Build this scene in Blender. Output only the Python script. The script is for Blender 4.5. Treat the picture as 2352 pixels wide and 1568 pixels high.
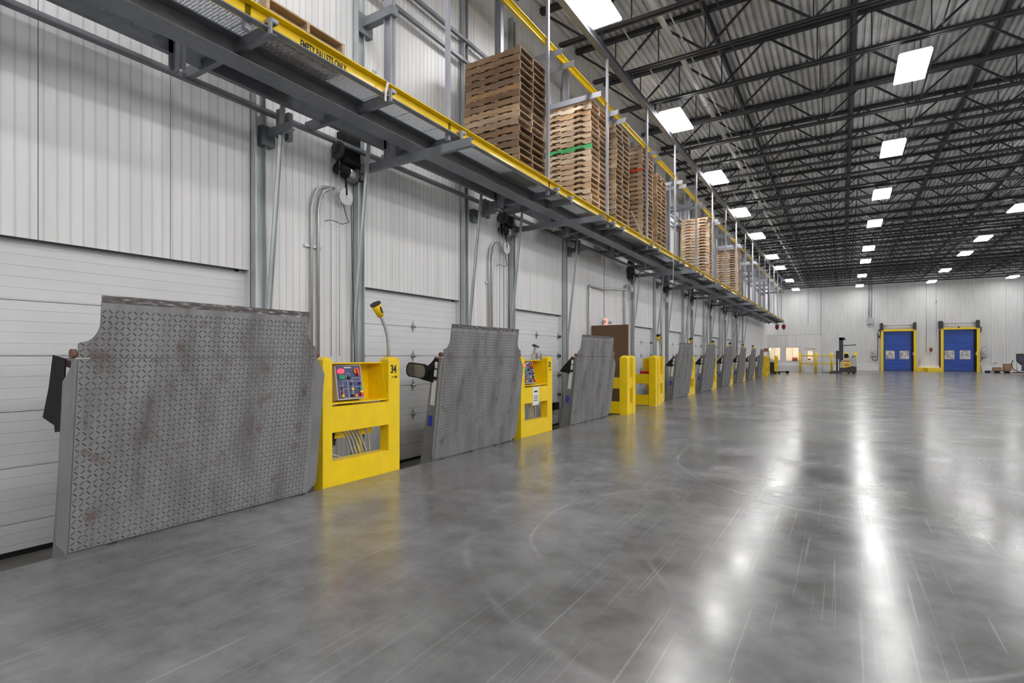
import bpy, bmesh, math, random
from mathutils import Vector, Matrix
random.seed(7)
for o in list(bpy.data.objects): bpy.data.objects.remove(o)
SC = bpy.context.scene
COL = SC.collection
H = 1.49                      # camera height
# ---------------------------------------------------------------- camera
cd = bpy.data.cameras.new('camera'); cam = bpy.data.objects.new('camera', cd); COL.objects.link(cam)
cd.sensor_width = 36; cd.lens = 1228 / 2352 * 36
cd.shift_y = 33 / 2352
cd.clip_end = 300
cam.location = (0, 0, H); cam.rotation_euler = (math.radians(90), 0, math.radians(31.75))
SC.camera = cam
# ---------------------------------------------------------------- world, exposure
w = bpy.data.worlds.new('world'); SC.world = w; w.use_nodes = True
w.node_tree.nodes['Background'].inputs[0].default_value = (0.8, 0.85, 1, 1)
w.node_tree.nodes['Background'].inputs[1].default_value = 0.3
SC.view_settings.view_transform = 'Standard'; SC.view_settings.look = 'None'
SC.view_settings.exposure = 1.0; SC.view_settings.gamma = 1
SC.view_settings.use_curve_mapping = False
SC.cycles.max_bounces = 8; SC.cycles.diffuse_bounces = 6; SC.cycles.glossy_bounces = 3
SC.cycles.sample_clamp_indirect = 4; SC.cycles.caustics_reflective = False
LAMP = 19.0

# ---------------------------------------------------------------- materials
def nm(name):
    m = bpy.data.materials.new(name); m.use_nodes = True
    nt = m.node_tree; b = nt.nodes['Principled BSDF']
    return m, nt, b
def N(nt, t, **kw):
    n = nt.nodes.new(t)
    for k, v in kw.items():
        if k in n.inputs.keys() if isinstance(k, str) else False: n.inputs[k].default_value = v
        else: setattr(n, k, v)
    return n
def ramp(nt, fac, stops):
    r = nt.nodes.new('ShaderNodeValToRGB'); e = r.color_ramp.elements
    while len(e) < len(stops): e.new(.5)
    for i, (p, c) in enumerate(stops):
        e[i].position = p; e[i].color = (*c, 1) if len(c) == 3 else c
    nt.links.new(fac, r.inputs[0]); return r
def g3(v): return (v, v, v)
def simple(name, col, rough=.5, metal=0, noise=0, nscale=8, coat=0, vstretch=1, emit=0, bump=0):
    m, nt, b = nm(name)
    b.inputs['Base Color'].default_value = (*col, 1); b.inputs['Roughness'].default_value = rough
    b.inputs['Metallic'].default_value = metal
    if coat: b.inputs['Coat Weight'].default_value = coat
    if noise or bump:
        tc = N(nt, 'ShaderNodeTexCoord'); mp = N(nt, 'ShaderNodeMapping'); nt.links.new(tc.outputs['Object'], mp.inputs[0])
        mp.inputs['Scale'].default_value = (1, 1, 1 / vstretch)
        n = N(nt, 'ShaderNodeTexNoise'); n.inputs['Scale'].default_value = nscale; n.inputs['Detail'].default_value = 5
        nt.links.new(mp.outputs[0], n.inputs[0])
        if noise:
            a = tuple(max(0, c * (1 - noise)) for c in col); c2 = tuple(min(1, c * (1 + noise)) for c in col)
            r = ramp(nt, n.outputs[0], [(.3, a), (.7, c2)]); nt.links.new(r.outputs[0], b.inputs['Base Color'])
        if bump:
            bp = N(nt, 'ShaderNodeBump'); bp.inputs['Strength'].default_value = bump; bp.inputs['Distance'].default_value = .01
            nt.links.new(n.outputs[0], bp.inputs['Height']); nt.links.new(bp.outputs[0], b.inputs['Normal'])
    if emit:
        b.inputs['Emission Color'].default_value = (*col, 1); b.inputs['Emission Strength'].default_value = emit
    return m
def groove_mat(name, col, axis, pitch, width, rough=.4, dirt=.06, depth=.4):
    """painted metal skin with fine pressed grooves every `pitch` metres along the axis"""
    m, nt, b = nm(name); b.inputs['Roughness'].default_value = rough
    geo = N(nt, 'ShaderNodeNewGeometry'); sp = N(nt, 'ShaderNodeSeparateXYZ'); nt.links.new(geo.outputs['Position'], sp.inputs[0])
    d = N(nt, 'ShaderNodeMath', operation='DIVIDE'); nt.links.new(sp.outputs[axis], d.inputs[0]); d.inputs[1].default_value = pitch
    f = N(nt, 'ShaderNodeMath', operation='FRACT'); nt.links.new(d.outputs[0], f.inputs[0])
    r = ramp(nt, f.outputs[0], [(0, g3(0)), (width, g3(1)), (1 - width, g3(1)), (1, g3(0))])
    bp = N(nt, 'ShaderNodeBump'); bp.inputs['Strength'].default_value = depth; bp.inputs['Distance'].default_value = .006
    nt.links.new(r.outputs[0], bp.inputs['Height']); nt.links.new(bp.outputs[0], b.inputs['Normal'])
    mp = N(nt, 'ShaderNodeMapping'); nt.links.new(geo.outputs['Position'], mp.inputs[0])
    mp.inputs['Scale'].default_value = (6, 6, .5) if axis != 2 else (2, 2, 4)
    n = N(nt, 'ShaderNodeTexNoise'); n.inputs['Scale'].default_value = 1; n.inputs['Detail'].default_value = 6; nt.links.new(mp.outputs[0], n.inputs[0])
    lo = tuple(c * (1 - dirt * 2) for c in col); r2 = ramp(nt, n.outputs[0], [(.3, lo), (.6, col)])
    mx = N(nt, 'ShaderNodeMix', data_type='RGBA', blend_type='MULTIPLY'); mx.inputs[0].default_value = .22
    nt.links.new(r2.outputs[0], mx.inputs[6]); nt.links.new(r.outputs[0], mx.inputs[7])
    nt.links.new(mx.outputs[2], b.inputs['Base Color'])
    return m
M = {}
M['wallY'] = groove_mat('painted_wall_skin', (.76, .76, .765), 1, .1, .16)
M['wallX'] = groove_mat('painted_far_wall_skin', (.68, .68, .68), 0, .2, .1)
M['door'] = groove_mat('painted_door_skin', (.70, .705, .73), 2, .1, .05, rough=.45, dirt=.03, depth=.35)
M['officewall'] = groove_mat('painted_office_skin', (.84, .84, .84), 0, .2, .1, depth=.2)
M['plainwall'] = simple('plain_wall_paint', (.75, .75, .75), .5)
M['curbwall'] = simple('white_curb_paint', (.74, .74, .74), .5, noise=.05)
M['yellow'] = simple('safety_yellow_paint', (.88, .61, .003), .38, noise=.05, nscale=5, coat=.2)
M['rack'] = simple('blue_grey_steel_paint', (.20, .21, .235), .42, noise=.12, nscale=6, metal=.1)
M['post'] = simple('light_grey_steel_paint', (.34, .35, .40), .38, noise=.06, nscale=4, metal=.15)
M['galv'] = simple('galvanised_steel', (.50, .53, .54), .42, metal=.5, noise=.15, nscale=5, vstretch=4)
M['galvpipe'] = simple('galvanised_conduit', (.5, .5, .5), .35, metal=.5, noise=.06)
M['grate'] = simple('galvanised_grating', (.70, .72, .75), .4, metal=.2)
M['darkgrey'] = simple('dark_grey_paint', (.035, .035, .04), .5, noise=.2)
M['joist'] = simple('dark_joist_primer', (.035, .035, .042), .5, noise=.3, nscale=3)
M['black'] = simple('black_rubber', (.004, .004, .004), .8)
M['pitfloor'] = simple('pit_concrete', (.16, .155, .14), .8, noise=.2, nscale=3)
M['chrome'] = simple('zinc_hardware', (.35, .35, .35), .35, metal=.8)
M['sticker_white'] = simple('white_label', (.75, .75, .75), .5)
M['sticker_blue'] = simple('blue_label', (.03, .05, .42), .5)
M['red'] = simple('red_plastic', (.6, .02, .02), .35)
M['redbox'] = simple('dark_red_enamel', (.28, .02, .02), .4)
M['green'] = simple('green_plastic', (.0, .22, .07), .4)
M['redlit'] = simple('lit_red_lamp', (1, .03, .06), .3, emit=1.3)
M['greenlit'] = simple('green_lamp', (.0, .35, .12), .3)
M['orange'] = simple('orange_plastic', (.85, .28, .02), .4)
M['panelblue'] = simple('navy_panel_face', (.045, .05, .14), .4)
M['panelgrey'] = simple('light_grey_enclosure', (.42, .42, .43), .45)
M['tan'] = simple('brown_board', (.15, .085, .05), .75, noise=.08, nscale=2)
M['tanedge'] = simple('pale_board_edge', (.5, .42, .33), .7)
M['carton'] = simple('brown_cardboard', (.36, .2, .11), .8, noise=.08)
M['white'] = simple('white_plastic', (.75, .75, .75), .45)
M['beige'] = simple('beige_truck_paint', (.45, .44, .40), .4)
M['bluebody'] = simple('dark_blue_body', (.01, .03, .09), .35)
M['green_paint'] = simple('green_painted_wood', (.06, .42, .13), .6, noise=.1)
M['red_paint'] = simple('red_painted_wood', (.55, .07, .03), .65, noise=.15)
M['mirror'] = simple('mirror_glass', (.25, .22, .18), .08, metal=.9)
M['ink'] = simple('black_lettering', (.012, .012, .012), .5)
M['exit'] = simple('lit_exit_sign', (1, .12, .08), .5, emit=1.6)
M['cream'] = simple('cream_office_wall', (.85, .80, .68), .6)
M['pipewhite'] = simple('off_white_pipe', (.52, .52, .50), .5, noise=.1, nscale=2)
M['rust'] = simple('worn_red_primer', (.16, .07, .05), .6, noise=.3)
# lamps
m, nt, b = nm('high_bay_diffuser'); b.inputs['Base Color'].default_value = (.9, .9, .9, 1)
b.inputs['Emission Color'].default_value = (1, .99, .98, 1); b.inputs['Emission Strength'].default_value = LAMP; M['lamp'] = m
M['officelamp'] = simple('office_lamp', (1, .9, .74), .5, emit=5.5)
# roof deck
M['deckroof'] = simple('galvanised_roof_deck', (.58, .59, .59), .55, metal=0, noise=.22, nscale=1.5)
# blue curtain
m, nt, b = nm('blue_door_curtain'); b.inputs['Roughness'].default_value = .4
geo = N(nt, 'ShaderNodeNewGeometry'); mp = N(nt, 'ShaderNodeMapping'); nt.links.new(geo.outputs['Position'], mp.inputs[0]); mp.inputs['Scale'].default_value = (.5, 1, 5)
n = N(nt, 'ShaderNodeTexNoise'); n.inputs['Scale'].default_value = 1.6; nt.links.new(mp.outputs[0], n.inputs[0])
r = ramp(nt, n.outputs[0], [(.3, (.008, .05, .30)), (.7, (.015, .085, .45))]); nt.links.new(r.outputs[0], b.inputs['Base Color'])
bp = N(nt, 'ShaderNodeBump'); bp.inputs['Strength'].default_value = .4; bp.inputs['Distance'].default_value = .04
nt.links.new(n.outputs[0], bp.inputs['Height']); nt.links.new(bp.outputs[0], b.inputs['Normal']); M['bluecurt'] = m
# clear door windows with a view of racks behind: a slightly milky pane
m, nt, b = nm('scratched_clear_vinyl'); b.inputs['Roughness'].default_value = .25
geo = N(nt, 'ShaderNodeNewGeometry'); n = N(nt, 'ShaderNodeTexNoise'); n.inputs['Scale'].default_value = 3.5; n.inputs['Detail'].default_value = 4; nt.links.new(geo.outputs['Position'], n.inputs[0])
r = ramp(nt, n.outputs[0], [(.35, (.28, .27, .30)), (.5, (.5, .49, .52)), (.65, (.72, .66, .60))]); nt.links.new(r.outputs[0], b.inputs['Base Color']); M['vinyl'] = m
# glass
m, nt, b = nm('clear_glass'); b.inputs['Roughness'].default_value = .02; b.inputs['Transmission Weight'].default_value = 1; b.inputs['IOR'].default_value = 1.05; M['glass'] = m
# wood: colour varies from board to board
def wood(name, stops, rough=.75):
    m, nt, b = nm(name); b.inputs['Roughness'].default_value = rough
    oi = N(nt, 'ShaderNodeObjectInfo'); r = ramp(nt, oi.outputs['Random'], stops)
    tc = N(nt, 'ShaderNodeTexCoord'); mp = N(nt, 'ShaderNodeMapping'); nt.links.new(tc.outputs['Object'], mp.inputs[0]); mp.inputs['Scale'].default_value = (3, 3, 40)
    ad = N(nt, 'ShaderNodeVectorMath', operation='ADD'); nt.links.new(mp.outputs[0], ad.inputs[0])
    cb = N(nt, 'ShaderNodeCombineXYZ'); ml = N(nt, 'ShaderNodeMath', operation='MULTIPLY'); ml.inputs[1].default_value = 70
    nt.links.new(oi.outputs['Random'], ml.inputs[0])
    for i in range(3): nt.links.new(ml.outputs[0], cb.inputs[i])
    nt.links.new(cb.outputs[0], ad.inputs[1])
    n = N(nt, 'ShaderNodeTexNoise'); n.inputs['Scale'].default_value = 1.2; n.inputs['Detail'].default_value = 6; nt.links.new(ad.outputs[0], n.inputs[0])
    r2 = ramp(nt, n.outputs[0], [(.3, g3(.6)), (.6, g3(1.0))])
    mx = N(nt, 'ShaderNodeMix', data_type='RGBA', blend_type='MULTIPLY'); mx.inputs[0].default_value = 1
    nt.links.new(r.outputs[0], mx.inputs[6]); nt.links.new(r2.outputs[0], mx.inputs[7]); nt.links.new(mx.outputs[2], b.inputs['Base Color'])
    return m
M['wood_dark'] = wood('weathered_pallet_wood', [(0, (.20, .12, .07)), (.4, (.33, .20, .11)), (.7, (.27, .20, .14)), (.85, (.5, .28, .12)), (1, (.22, .15, .10))])
M['wood_light'] = wood('newer_pallet_wood', [(0, (.72, .52, .34)), (.3, (.82, .66, .48)), (.6, (.74, .48, .28)), (.8, (.6, .44, .31)), (1, (.84, .70, .54))])
M['wood_mid'] = wood('mixed_pallet_wood', [(0, (.46, .31, .19)), (.3, (.6, .44, .29)), (.6, (.33, .24, .17)), (.8, (.66, .42, .22)), (1, (.62, .5, .36))])
# tread steel with dirt streaks
def plate_mat(name, seed, base=.19):
    m, nt, b = nm(name); b.inputs['Metallic'].default_value = .35
    tc = N(nt, 'ShaderNodeTexCoord'); mp = N(nt, 'ShaderNodeMapping'); nt.links.new(tc.outputs['Object'], mp.inputs[0])
    mp.inputs['Location'].default_value = (seed, seed * 3, 0); mp.inputs['Scale'].default_value = (1, 3.2, .9)
    n = N(nt, 'ShaderNodeTexNoise'); n.inputs['Scale'].default_value = 1.1; n.inputs['Detail'].default_value = 7; n.inputs['Roughness'].default_value = .62; nt.links.new(mp.outputs[0], n.inputs[0])
    r = ramp(nt, n.outputs[0], [(.27, (.09, .08, .075)), (.42, (base * .78, base * .76, base * .76)), (.56, (base, base, base * 1.04)), (.8, (base * 1.12, base * 1.12, base * 1.17))])
    mp2 = N(nt, 'ShaderNodeMapping'); nt.links.new(tc.outputs['Object'], mp2.inputs[0]); mp2.inputs['Location'].default_value = (5 + seed, 1, seed)
    n2 = N(nt, 'ShaderNodeTexNoise'); n2.inputs['Scale'].default_value = 5; n2.inputs['Detail'].default_value = 5; nt.links.new(mp2.outputs[0], n2.inputs[0])
    r2 = ramp(nt, n2.outputs[0], [(.60, (0, 0, 0)), (.74, (.8, .8, .8))])
    mx = N(nt, 'ShaderNodeMix', data_type='RGBA'); nt.links.new(r2.outputs[0], mx.inputs[0]); nt.links.new(r.outputs[0], mx.inputs[6]); mx.inputs[7].default_value = (.13, .07, .05, 1)
    nt.links.new(mx.outputs[2], b.inputs['Base Color'])
    r3 = ramp(nt, n.outputs[0], [(.3, g3(.7)), (.7, g3(.42))]); nt.links.new(r3.outputs[0], b.inputs['Roughness'])
    return m
M['plate'] = plate_mat('worn_tread_plate', 2.0, .27)
M['lug'] = simple('raised_tread_lugs', (.085, .083, .083), .45, metal=.3, noise=.3, nscale=3)
m, nt, b = nm('scraped_lip_edge'); b.inputs['Metallic'].default_value = .5; b.inputs['Roughness'].default_value = .4
tc = N(nt, 'ShaderNodeTexCoord'); mp = N(nt, 'ShaderNodeMapping'); nt.links.new(tc.outputs['Object'], mp.inputs[0]); mp.inputs['Scale'].default_value = (1, 9, 38)
n = N(nt, 'ShaderNodeTexNoise'); n.inputs['Scale'].default_value = 1.3; n.inputs['Detail'].default_value = 8; nt.links.new(mp.outputs[0], n.inputs[0])
r = ramp(nt, n.outputs[0], [(.40, (.10, .09, .09)), (.55, (.17, .155, .15)), (.60, (.22, .2, .19)), (.68, (.62, .6, .57))]); nt.links.new(r.outputs[0], b.inputs['Base Color']); M['lipedge'] = m
M['skirt'] = simple('grey_skirt_paint', (.215, .215, .215), .42, noise=.12, nscale=3, metal=.1)
# floor: polished concrete
m, nt, b = nm('polished_concrete')
geo = N(nt, 'ShaderNodeNewGeometry')
def pos_noise(scale, detail=6, st=(1, 1, 1), rot=0, loc=(0, 0, 0), rgh=.55):
    mp = N(nt, 'ShaderNodeMapping'); nt.links.new(geo.outputs['Position'], mp.inputs[0]); mp.inputs['Scale'].default_value = st
    mp.inputs['Rotation'].default_value = (0, 0, rot); mp.inputs['Location'].default_value = loc
    n = N(nt, 'ShaderNodeTexNoise'); n.inputs['Scale'].default_value = scale; n.inputs['Detail'].default_value = detail; n.inputs['Roughness'].default_value = rgh
    nt.links.new(mp.outputs[0], n.inputs[0]); return n
n1 = pos_noise(.55, 8, rgh=.62); n2 = pos_noise(3.2, 8, rgh=.65)
r1 = ramp(nt, n1.outputs[0], [(.34, (.098, .096, .094)), (.64, (.185, .185, .19))])
r2 = ramp(nt, n2.outputs[0], [(.3, g3(.7)), (.62, g3(1.12))])
mx = N(nt, 'ShaderNodeMix', data_type='RGBA', blend_type='MULTIPLY'); mx.inputs[0].default_value = 1
nt.links.new(r1.outputs[0], mx.inputs[6]); nt.links.new(r2.outputs[0], mx.inputs[7])
def ring(cx, cy, rad, wid, amp, last, mod):
    # tyre scuff: a faint pale arc on the slab
    s = N(nt, 'ShaderNodeVectorMath', operation='SUBTRACT'); nt.links.new(geo.outputs['Position'], s.inputs[0]); s.inputs[1].default_value = (cx, cy, 0)
    l = N(nt, 'ShaderNodeVectorMath', operation='LENGTH'); nt.links.new(s.outputs[0], l.inputs[0])
    nn = pos_noise(.35, 2, loc=(cx, cy, 0))
    a = N(nt, 'ShaderNodeMath', operation='MULTIPLY_ADD'); nt.links.new(nn.outputs[0], a.inputs[0]); a.inputs[1].default_value = .9; nt.links.new(l.outputs['Value'], a.inputs[2])
    d = N(nt, 'ShaderNodeMath', operation='SUBTRACT'); nt.links.new(a.outputs[0], d.inputs[0]); d.inputs[1].default_value = rad
    ab = N(nt, 'ShaderNodeMath', operation='ABSOLUTE'); nt.links.new(d.outputs[0], ab.inputs[0])
    rr = ramp(nt, ab.outputs[0], [(0, g3(amp * .5)), (wid, g3(0))])
    br = pos_noise(mod, 3, loc=(cx * 2, cy, 3)); rb = ramp(nt, br.outputs[0], [(.42, g3(0)), (.58, g3(1))])
    mu = N(nt, 'ShaderNodeMath', operation='MULTIPLY'); nt.links.new(rr.outputs[0], mu.inputs[0]); nt.links.new(rb.outputs[0], mu.inputs[1])
    ad = N(nt, 'ShaderNodeMix', data_type='RGBA'); nt.links.new(mu.outputs[0], ad.inputs[0]); nt.links.new(last, ad.inputs[6]); ad.inputs[7].default_value = (.5, .5, .5, 1)
    return ad.outputs[2]
last = mx.outputs[2]
for (cx, cy, rad, wid, amp, mod) in [(-.6, 4.6, 2.2, .03, .45, .6), (-.6, 4.6, 2.75, .05, .22, .9), (1.5, 9.2, 4.2, .035, .4, .4), (2.6, 6.2, 4.9, .03, .3, .5), (-1.2, 12, 3.3, .05, .35, .4), (3.5, 15, 6.2, .05, .4, .3), (6, 24, 9, .08, .35, .2)]:
    last = ring(cx, cy, rad, wid, amp, last, mod)
# long straight hairline scratches
def scratch(rot, across, along, thr, amt, last):
    ns = pos_noise(1.0, 1, (across, along, 1), rot, (rot * 9, 3, 0), .5); rs = ramp(nt, ns.outputs[0], [(thr, g3(0)), (thr + .03, g3(amt))])
    ad = N(nt, 'ShaderNodeMix', data_type='RGBA'); nt.links.new(rs.outputs[0], ad.inputs[0]); nt.links.new(last, ad.inputs[6]); ad.inputs[7].default_value = (.46, .46, .46, 1); return ad.outputs[2]
for ro, ac, al, th, am in [(.5, 45, .5, .72, .2), (-.9, 60, .4, .71, .2), (1.35, 40, .35, .72, .16), (-.25, 70, .45, .71, .2), (2.2, 30, .6, .72, .2)]: last = scratch(ro, ac, al, th, am, last)
nt.links.new(last, b.inputs['Base Color'])
nr = pos_noise(1.1, 6, (1, 1, 1)); rr = ramp(nt, nr.outputs[0], [(.3, g3(.16)), (.7, g3(.265))]); nt.links.new(rr.outputs[0], b.inputs['Roughness'])
nb = pos_noise(1.6, 3); bp = N(nt, 'ShaderNodeBump'); bp.inputs['Strength'].default_value = .06; bp.inputs['Distance'].default_value = .02
nt.links.new(nb.outputs[0], bp.inputs['Height']); nt.links.new(bp.outputs[0], b.inputs['Normal'])
b.inputs['Specular IOR Level'].default_value = .75
M['floor'] = m

# ---------------------------------------------------------------- mesh helper
class MB:
    def __init__(s): s.v = []; s.f = []
    def box(s, x0, x1, y0, y1, z0, z1):
        n = len(s.v)
        s.v += [(x0, y0, z0), (x1, y0, z0), (x1, y1, z0), (x0, y1, z0), (x0, y0, z1), (x1, y0, z1), (x1, y1, z1), (x0, y1, z1)]
        s.f += [(n, n + 3, n + 2, n + 1), (n + 4, n + 5, n + 6, n + 7), (n, n + 1, n + 5, n + 4), (n + 1, n + 2, n + 6, n + 5), (n + 2, n + 3, n + 7, n + 6), (n + 3, n, n + 4, n + 7)]
        return s
    def prism(s, poly, a0, a1, axis='y'):
        """poly: (p,q) points; axis x -> (y,z), y -> (x,z), z -> (x,y)"""
        n = len(s.v); k = len(poly)
        def P(a, p, q): return {'x': (a, p, q), 'y': (p, a, q), 'z': (p, q, a)}[axis]
        s.v += [P(a0, p, q) for p, q in poly] + [P(a1, p, q) for p, q in poly]
        s.f += [tuple(range(n, n + k)), tuple(range(n + 2 * k - 1, n + k - 1, -1))]
        s.f += [(n + i, n + k + i, n + k + (i + 1) % k, n + (i + 1) % k) for i in range(k)]
        return s
    def bar(s, p, q, w, h):
        p = Vector(p); q = Vector(q); d = (q - p).normalized(); up = Vector((0, 0, 1)) if abs(d.z) < .95 else Vector((1, 0, 0))
        a = d.cross(up).normalized() * w / 2; c = a.cross(d).normalized() * h / 2; n = len(s.v)
        for o in (p, q): s.v += [tuple(o + a + c), tuple(o - a + c), tuple(o - a - c), tuple(o + a - c)]
        s.f += [(n, n + 1, n + 2, n + 3), (n + 7, n + 6, n + 5, n + 4)] + [(n + i, n + 4 + i, n + 4 + (i + 1) % 4, n + (i + 1) % 4) for i in range(4)]
        return s
    def tube(s, pts, r, k=8, r1=None):
        pts = [Vector(p) for p in pts]; n = len(s.v); m = len(pts); pa = None
        for i, p in enumerate(pts):
            d = (pts[min(i + 1, m - 1)] - pts[max(i - 1, 0)]).normalized()
            if pa is None: pa = d.cross(Vector((0, 0, 1)) if abs(d.z) < .9 else Vector((1, 0, 0))).normalized()
            pa = (pa - d * pa.dot(d)).normalized(); pb = d.cross(pa); rr = r if r1 is None else r + (r1 - r) * i / (m - 1)
            s.v += [tuple(p + pa * math.cos(2 * math.pi * j / k) * rr + pb * math.sin(2 * math.pi * j / k) * rr) for j in range(k)]
        for i in range(m - 1):
            for j in range(k): s.f.append((n + i * k + j, n + i * k + (j + 1) % k, n + (i + 1) * k + (j + 1) % k, n + (i + 1) * k + j))
        s.f += [tuple(range(n + k - 1, n - 1, -1)), tuple(range(n + (m - 1) * k, n + m * k))]
        return s
    def mesh(s, name, mat, smooth=False):
        me = bpy.data.meshes.new(name); me.from_pydata(s.v, [], s.f); me.validate()
        bm = bmesh.new(); bm.from_mesh(me); bmesh.ops.recalc_face_normals(bm, faces=bm.faces); bm.to_mesh(me); bm.free()
        me.materials.append(M[mat] if isinstance(mat, str) else mat)
        if smooth:
            me.polygons.foreach_set('use_smooth', [len(p.vertices) == 4 for p in me.polygons])
        return me
    def build(s, name, mat, parent=None, smooth=False, loc=None, kind=None, label=None):
        return put(name, s.mesh(name, mat, smooth), parent, loc, kind, label)
def put(name, me, parent=None, loc=None, kind=None, label=None, rot=None):
    o = bpy.data.objects.new(name, me); COL.objects.link(o)
    if parent: o.parent = parent
    if loc: o.location = loc
    if rot: o.rotation_euler = rot
    if kind: o['kind'] = kind
    if label: o['label'] = label
    return o
def thing(name, label, cat, loc=(0, 0, 0), rot=(0, 0, 0), group=None):
    o = bpy.data.objects.new(name, None); COL.objects.link(o); o.location = loc; o.rotation_euler = rot
    o.empty_display_size = .1; tag(o, label, cat, group); return o
def tag(o, label, cat, group=None):
    o['label'] = label; o['category'] = cat
    if group: o['group'] = group
    return o
def struct(o): o['kind'] = 'structure'; return o
def ctree(o, parent=None, skip=()):
    c = o.copy(); COL.objects.link(c)
    if parent: c.parent = parent
    for ch in list(KIDS.get(o.name, [])):
        if ch.name.split('.')[0] not in skip: ctree(ch, c, skip)
    return c
KIDS = {}
def index():
    KIDS.clear()
    for o in bpy.data.objects:
        if o.parent: KIDS.setdefault(o.parent.name, []).append(o)
def text(name, s, size, mat, parent, loc, rot, sx=1.0, depth=.002, bold=.0):
    cu = bpy.data.curves.new(name, 'FONT'); cu.body = s; cu.size = size; cu.extrude = depth; cu.offset = bold
    cu.resolution_u = 3
    t = bpy.data.objects.new(name, cu); COL.objects.link(t); bpy.context.view_layer.update()
    me = bpy.data.meshes.new_from_object(t); bpy.data.objects.remove(t)
    me.materials.clear(); me.materials.append(M[mat])
    for v in me.vertices: v.co.x *= sx
    return put(name, me, parent, loc, rot=rot)
FACE_X = (math.pi / 2, 0, math.pi / 2)        # text readable when seen from +X
FACE_NY = (math.pi / 2, 0, 0)                 # text readable when seen from -Y
ORD = ['first', 'second', 'third', 'fourth', 'fifth', 'sixth', 'seventh', 'eighth', 'ninth', 'tenth', 'eleventh', 'twelfth', 'thirteenth', 'fourteenth', 'fifteenth', 'sixteenth', 'seventeenth', 'eighteenth', 'nineteenth', 'twentieth'] + ['%dth' % i for i in range(21, 60)]

WX, PX, XR, YB, YF, ZT = -6.2, -4.95, 30.0, -12.0, 66.0, 8.35 + H
# ================================================================ SETTING
# floor with the dock pit cut out along the door wall
fl = MB(); fl.box(PX, XR, YB, YF, -.6, 0); fl.box(WX - .3, PX, 12.95, 16.25, -.6, 0); fl.box(WX - .3, PX, 42.6, YF, -.6, 0)
struct(fl.build('floor', 'floor'))
pf = MB(); pf.box(WX - .3, PX, YB, 12.95, -.6, -.30); pf.box(WX - .3, PX, 16.25, 42.6, -.6, -.30)
struct(pf.build('trim_1', 'pitfloor'))
DOORS = [(1.46, 3.88), (5.72, 8.12), (10.08, 12.48), (18.0, 20.3), (22.25, 24.6), (26.5, 28.85), (30.75, 33.1), (35.0, 37.35), (39.2, 41.55)]
DOORS = [(-2.8, -.4)] + DOORS
HEAD = 2.54
# left wall: insulated panels, joints every 1.12 m, short above each dock door
wl = struct(MB().box(WX - .42, WX - .32, YB, YF, -.6, ZT).build('wall_left', 'plainwall'))
y = 1.86 - 1.12 * 10; PW = 1.12; i = 0
while y < YF:
    y0, y1 = max(y, YB), min(y + PW, YF)
    cuts = [y0, y1]
    for a, c in DOORS:
        for t in (a, c):
            if y0 + .01 < t < y1 - .01: cuts.append(t)
    cuts.sort(); mb = MB()
    for a, c in zip(cuts, cuts[1:]):
        mid = (a + c) / 2; over = any(d0 < mid < d1 for d0, d1 in DOORS)
        e0 = .004 if a == y0 else 0; e1 = .004 if c == y1 else 0
        mb.box(WX - .1, WX, a + e0, c - e1, HEAD if over else -.3, ZT)
    if i % 1 == 0: mb.build('wall_panel', 'wallY', wl)
    y += PW; i += 1
# far wall
wb = struct(MB().box(WX - .4, XR, YF + .1, YF + .3, -.1, ZT).build('wall_back', 'plainwall'))
x = WX
while x < XR:
    x1 = min(x + 1.12, XR); mb = MB(); e = .004
    mb.box(x + e, x1 - e, YF, YF + .1, 0, ZT); mb.build('wall_panel', 'wallX', wb); x += 1.12
struct(MB().box(XR, XR + .2, YB, YF, -.1, ZT).build('wall_right', 'plainwall'))
struct(MB().box(WX - .4, XR, YB - .2, YB, -.6, ZT).build('wall_front', 'plainwall'))
# white curb along the far wall
for n_, (a, c) in enumerate([(-1.8, 3.1), (6.35, 7.95), (11.1, XR)]):
    struct(MB().box(a, c, YF - .22, YF, 0, .52).build('baseboard_%d' % (n_ + 1), 'curbwall'))
# ceiling: trapezoidal steel deck running away from the camera
rib = .165; v = []; f = []; x = WX - .4; n = 0
prof = []
while x < XR:
    prof += [(x, ZT), (x + .085, ZT), (x + .098, ZT + .06), (x + .152, ZT + .06)]; x += rib
prof += [(x, ZT)]
v = [(p, YB, q) for p, q in prof] + [(p, YF + .2, q) for p, q in prof]; k = len(prof)
f = [(i, i + 1, k + i + 1, k + i) for i in range(k - 1)]
me = bpy.data.meshes.new('ceiling'); me.from_pydata(v, [], f); me.materials.append(M['deckroof'])
struct(put('ceiling', me))
struct(MB().box(WX - .4, XR + .2, YB, YF + .2, ZT + .1, ZT + .2).build('trim_2', 'plainwall'))

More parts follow.
